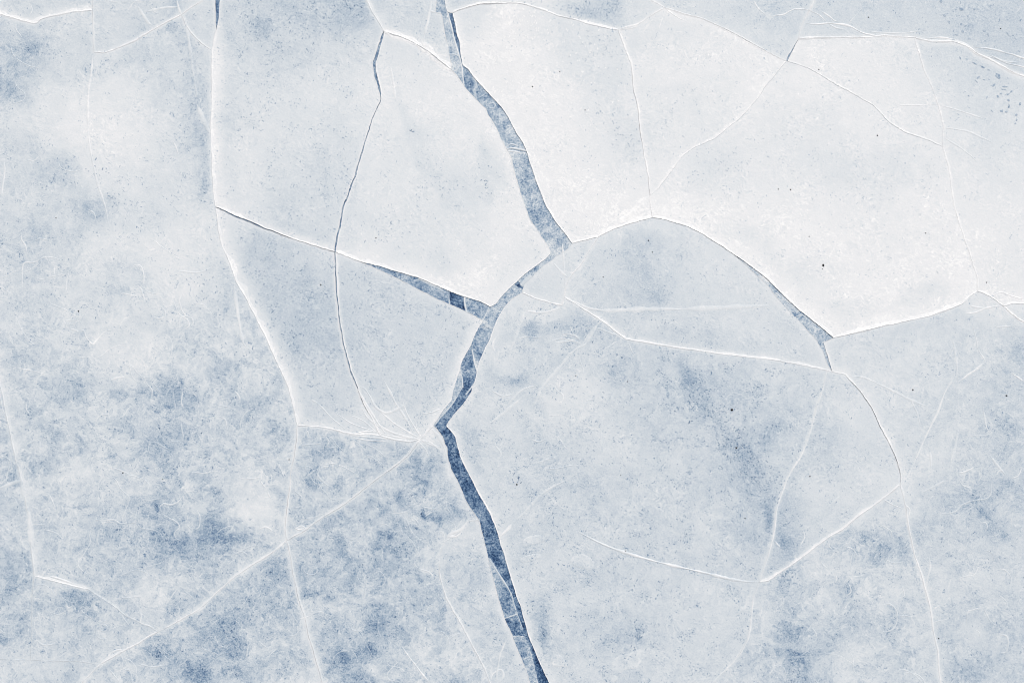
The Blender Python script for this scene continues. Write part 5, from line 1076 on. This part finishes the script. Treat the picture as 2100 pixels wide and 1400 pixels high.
for a in [(0, [(915, 10), (919, 31), (928, 65), (935.5, 96), (940.5, 111), (946, 132), (949, 149), (950, 164), (952, 176)], 3.2, .9), (0, [(921, 112), (930, 111), (937, 114), (941, 116)], 2.4, .8), (0, [(893, 26), (905, 27.5)], 3, .85), (0, [(924, 131), (932, 126), (938, 134), (934, 142), (927, 144)], 2, .7),
          (2, [(974, 160), (977, 178), (975, 189), (977, 203)], 2.2, .78), (3, [(1041, 300), (1045, 296), (1052, 295.5), (1062, 299)], 2.4, .9), (3, [(1040, 305), (1052, 303.5), (1066, 306), (1080, 310)], 3.2, .95), (3, [(1001, 216), (1005, 212), (1013, 211), (1016, 217), (1012, 222), (1004, 221)], 2, .78),
          (3, [(1030, 270), (1034, 269), (1038, 271)], 1.8, .82), (4, [(1041, 310), (1055, 310.5), (1066, 313)], 2, .9), (4, [(1068, 585), (1078, 575), (1090, 566)], 8, .74), (6, [(1012, 646), (1020, 632), (1036, 628)], 2, .8), (6, [(1002, 632), (996, 644), (991, 656)], 2.2, .85),
          (8, [(952, 607), (953.5, 622), (957, 640)], 3, .88), (9, [(920, 597), (921, 610), (922, 624)], 2, .8), (10, [(858, 571), (878, 580), (905, 592)], 4, .84), (10, [(862, 574), (885, 586), (915, 600)], 2, .66), (11, [(968, 716), (972, 742), (979, 764)], 2.6, .9),
          (13, [(944, 762), (948, 774), (949, 795)], 2, .76), (13, [(940, 810), (927, 829), (905, 854)], 2, .74), (14, [(969, 792), (962, 801), (955, 810)], 4, .9), (15, [(1048, 1215), (1058, 1250), (1072, 1290)], 2, .7), (16, [(1003, 1146), (1025, 1180), (1046, 1213), (1058, 1250)], 2.6, .74),
          (17, [(1034, 1267), (1048, 1263), (1061, 1259)], 2.6, .78), (18, [(1050, 1306), (1064, 1303), (1076, 1305)], 2.4, .72), (18, [(1074, 1352), (1086, 1346), (1094, 1350)], 2.4, .7), (19, [(1590, 600), (1605, 612), (1622, 622)], 2, .8), (20, [(1630, 650), (1645, 645), (1655, 655)], 2, .74)]:
    seam(*a)

# ------------------------------------------------------------------ black specks of debris scattered on the ice
SPECKS = [
 (115, 447, 2.0, 'black speck on the left floe below a small round blue patch'), (161, 638, 2.6, 'black speck on the pale middle of the left floe'), (252, 969, 2.4, 'black speck inside a faint oval vein in the lower left'), (334, 982, 1.7, 'fine black speck right of the faint oval vein in the lower left'),
 (658, 584, 2.6, 'black speck on the smooth floe left of the thin curved crack'), (771, 488, 2.0, 'grey-black speck just above the side branch crack'), (1501, 840, 3.6, 'large round black speck right of the blue streak with pits'), (1688, 544, 3.6, 'biggest black speck on the large white floe'),
 (1687, 551, 1.5, 'fine speck just under the biggest black speck'), (1872, 799, 2.8, 'black speck on the grey floe right of the triangular one'), (2064, 811, 3.0, 'black speck near the right edge on mottled ice'), (1330, 493, 2.0, 'black speck near the top of the arched grey floe'),
 (1338, 517, 1.8, 'second black speck near the top of the arched grey floe'), (1237, 568, 1.9, 'black speck on the left part of the arched grey floe'), (1596, 388, 1.8, 'left of a pair of specks on the large white floe'), (1621, 389, 2.2, 'right of a pair of specks on the large white floe'),
 (1799, 278, 2.3, 'black speck just under the jagged crack of the upper right'), (1679, 143, 2.0, 'black speck on the jagged crack near the top right'), (2052, 59, 2.2, 'black speck in the top right corner floe'), (1181, 770, 1.9, 'black speck in the upper part of the flecked floe'),
 (1287, 782, 1.7, 'fine speck beside the dark blotch of the flecked floe'), (1925, 1308, 2.0, 'black speck beside the right lower white crack'), (1661, 976, 2.3, 'black speck on the pale triangular floe'), (1659, 485, 1.7, 'fine speck above the biggest black speck'),
 (1898, 478, 1.9, 'black speck left of the right vertical white crack'), (2023, 579, 1.8, 'black speck just above the bright ridge at the right edge'), (1092, 178, 2.0, 'black speck on the brightest floe, lower of two'), (1148, 147, 1.8, 'black speck on the brightest floe, upper of two'),
 (1200, 226, 1.7, 'fine speck in the middle of the brightest floe'), (1060, 993, 2.6, 'black speck at the end of a row of pits right of the lower crack'), (1510, 918, 3.0, 'black speck among the densest pits of the flecked floe'), (1781, 36, 2.0, 'grey-black speck on the top right floe beside a thin line'),
 (1273, 974, 1.6, 'fine speck in the middle of the flecked floe'), (1283, 1129, 2.0, 'black speck on the arching white ridge in the lower middle'), (1528, 1062, 2.0, 'black speck right of centre below the blue streak'), (593, 942, 1.8, 'fine speck beside the long left crack above its crossing'),
]
for n_, (x, y, r_, label) in enumerate(SPECKS):
    key = find_floe(x, y) or 'F24'
    rr = random.Random(n_ * 11 + 3)
    z = float(floe_z(key, np.array([float(x)]), np.array([float(y)]))[0])
    rad = r_ * S * (0.74 if r_ > 3 else 0.68)
    v = []; f = []
    nr, ns = 4, 8
    el = rr.uniform(.7, 1.0); an = rr.uniform(0, 3.14)
    for q in range(nr):
        t = q / nr * math.pi / 2
        for k in range(ns):
            a = 2 * math.pi * k / ns
            rr_ = rad * math.cos(t) * rr.uniform(.82, 1.12)
            px, py = rr_ * math.cos(a), rr_ * math.sin(a) * el
            v.append((px * math.cos(an) - py * math.sin(an), px * math.sin(an) + py * math.cos(an), rad * .7 * math.sin(t)))
    v.append((0, 0, rad * .7))
    for q in range(nr - 1):
        for k in range(ns):
            k2 = (k + 1) % ns; f.append((q * ns + k, q * ns + k2, (q + 1) * ns + k2, (q + 1) * ns + k))
    for k in range(ns): f.append(((nr - 1) * ns + k, (nr - 1) * ns + (k + 1) % ns, nr * ns))
    f.append(tuple(range(ns))[::-1])
    o = make_obj('debris_speck', v, f, M_DEBRIS)
    o.location = (X(x), Y(y), z + .001)
    tag(o, label, 'speck', 'black specks scattered on the ice')
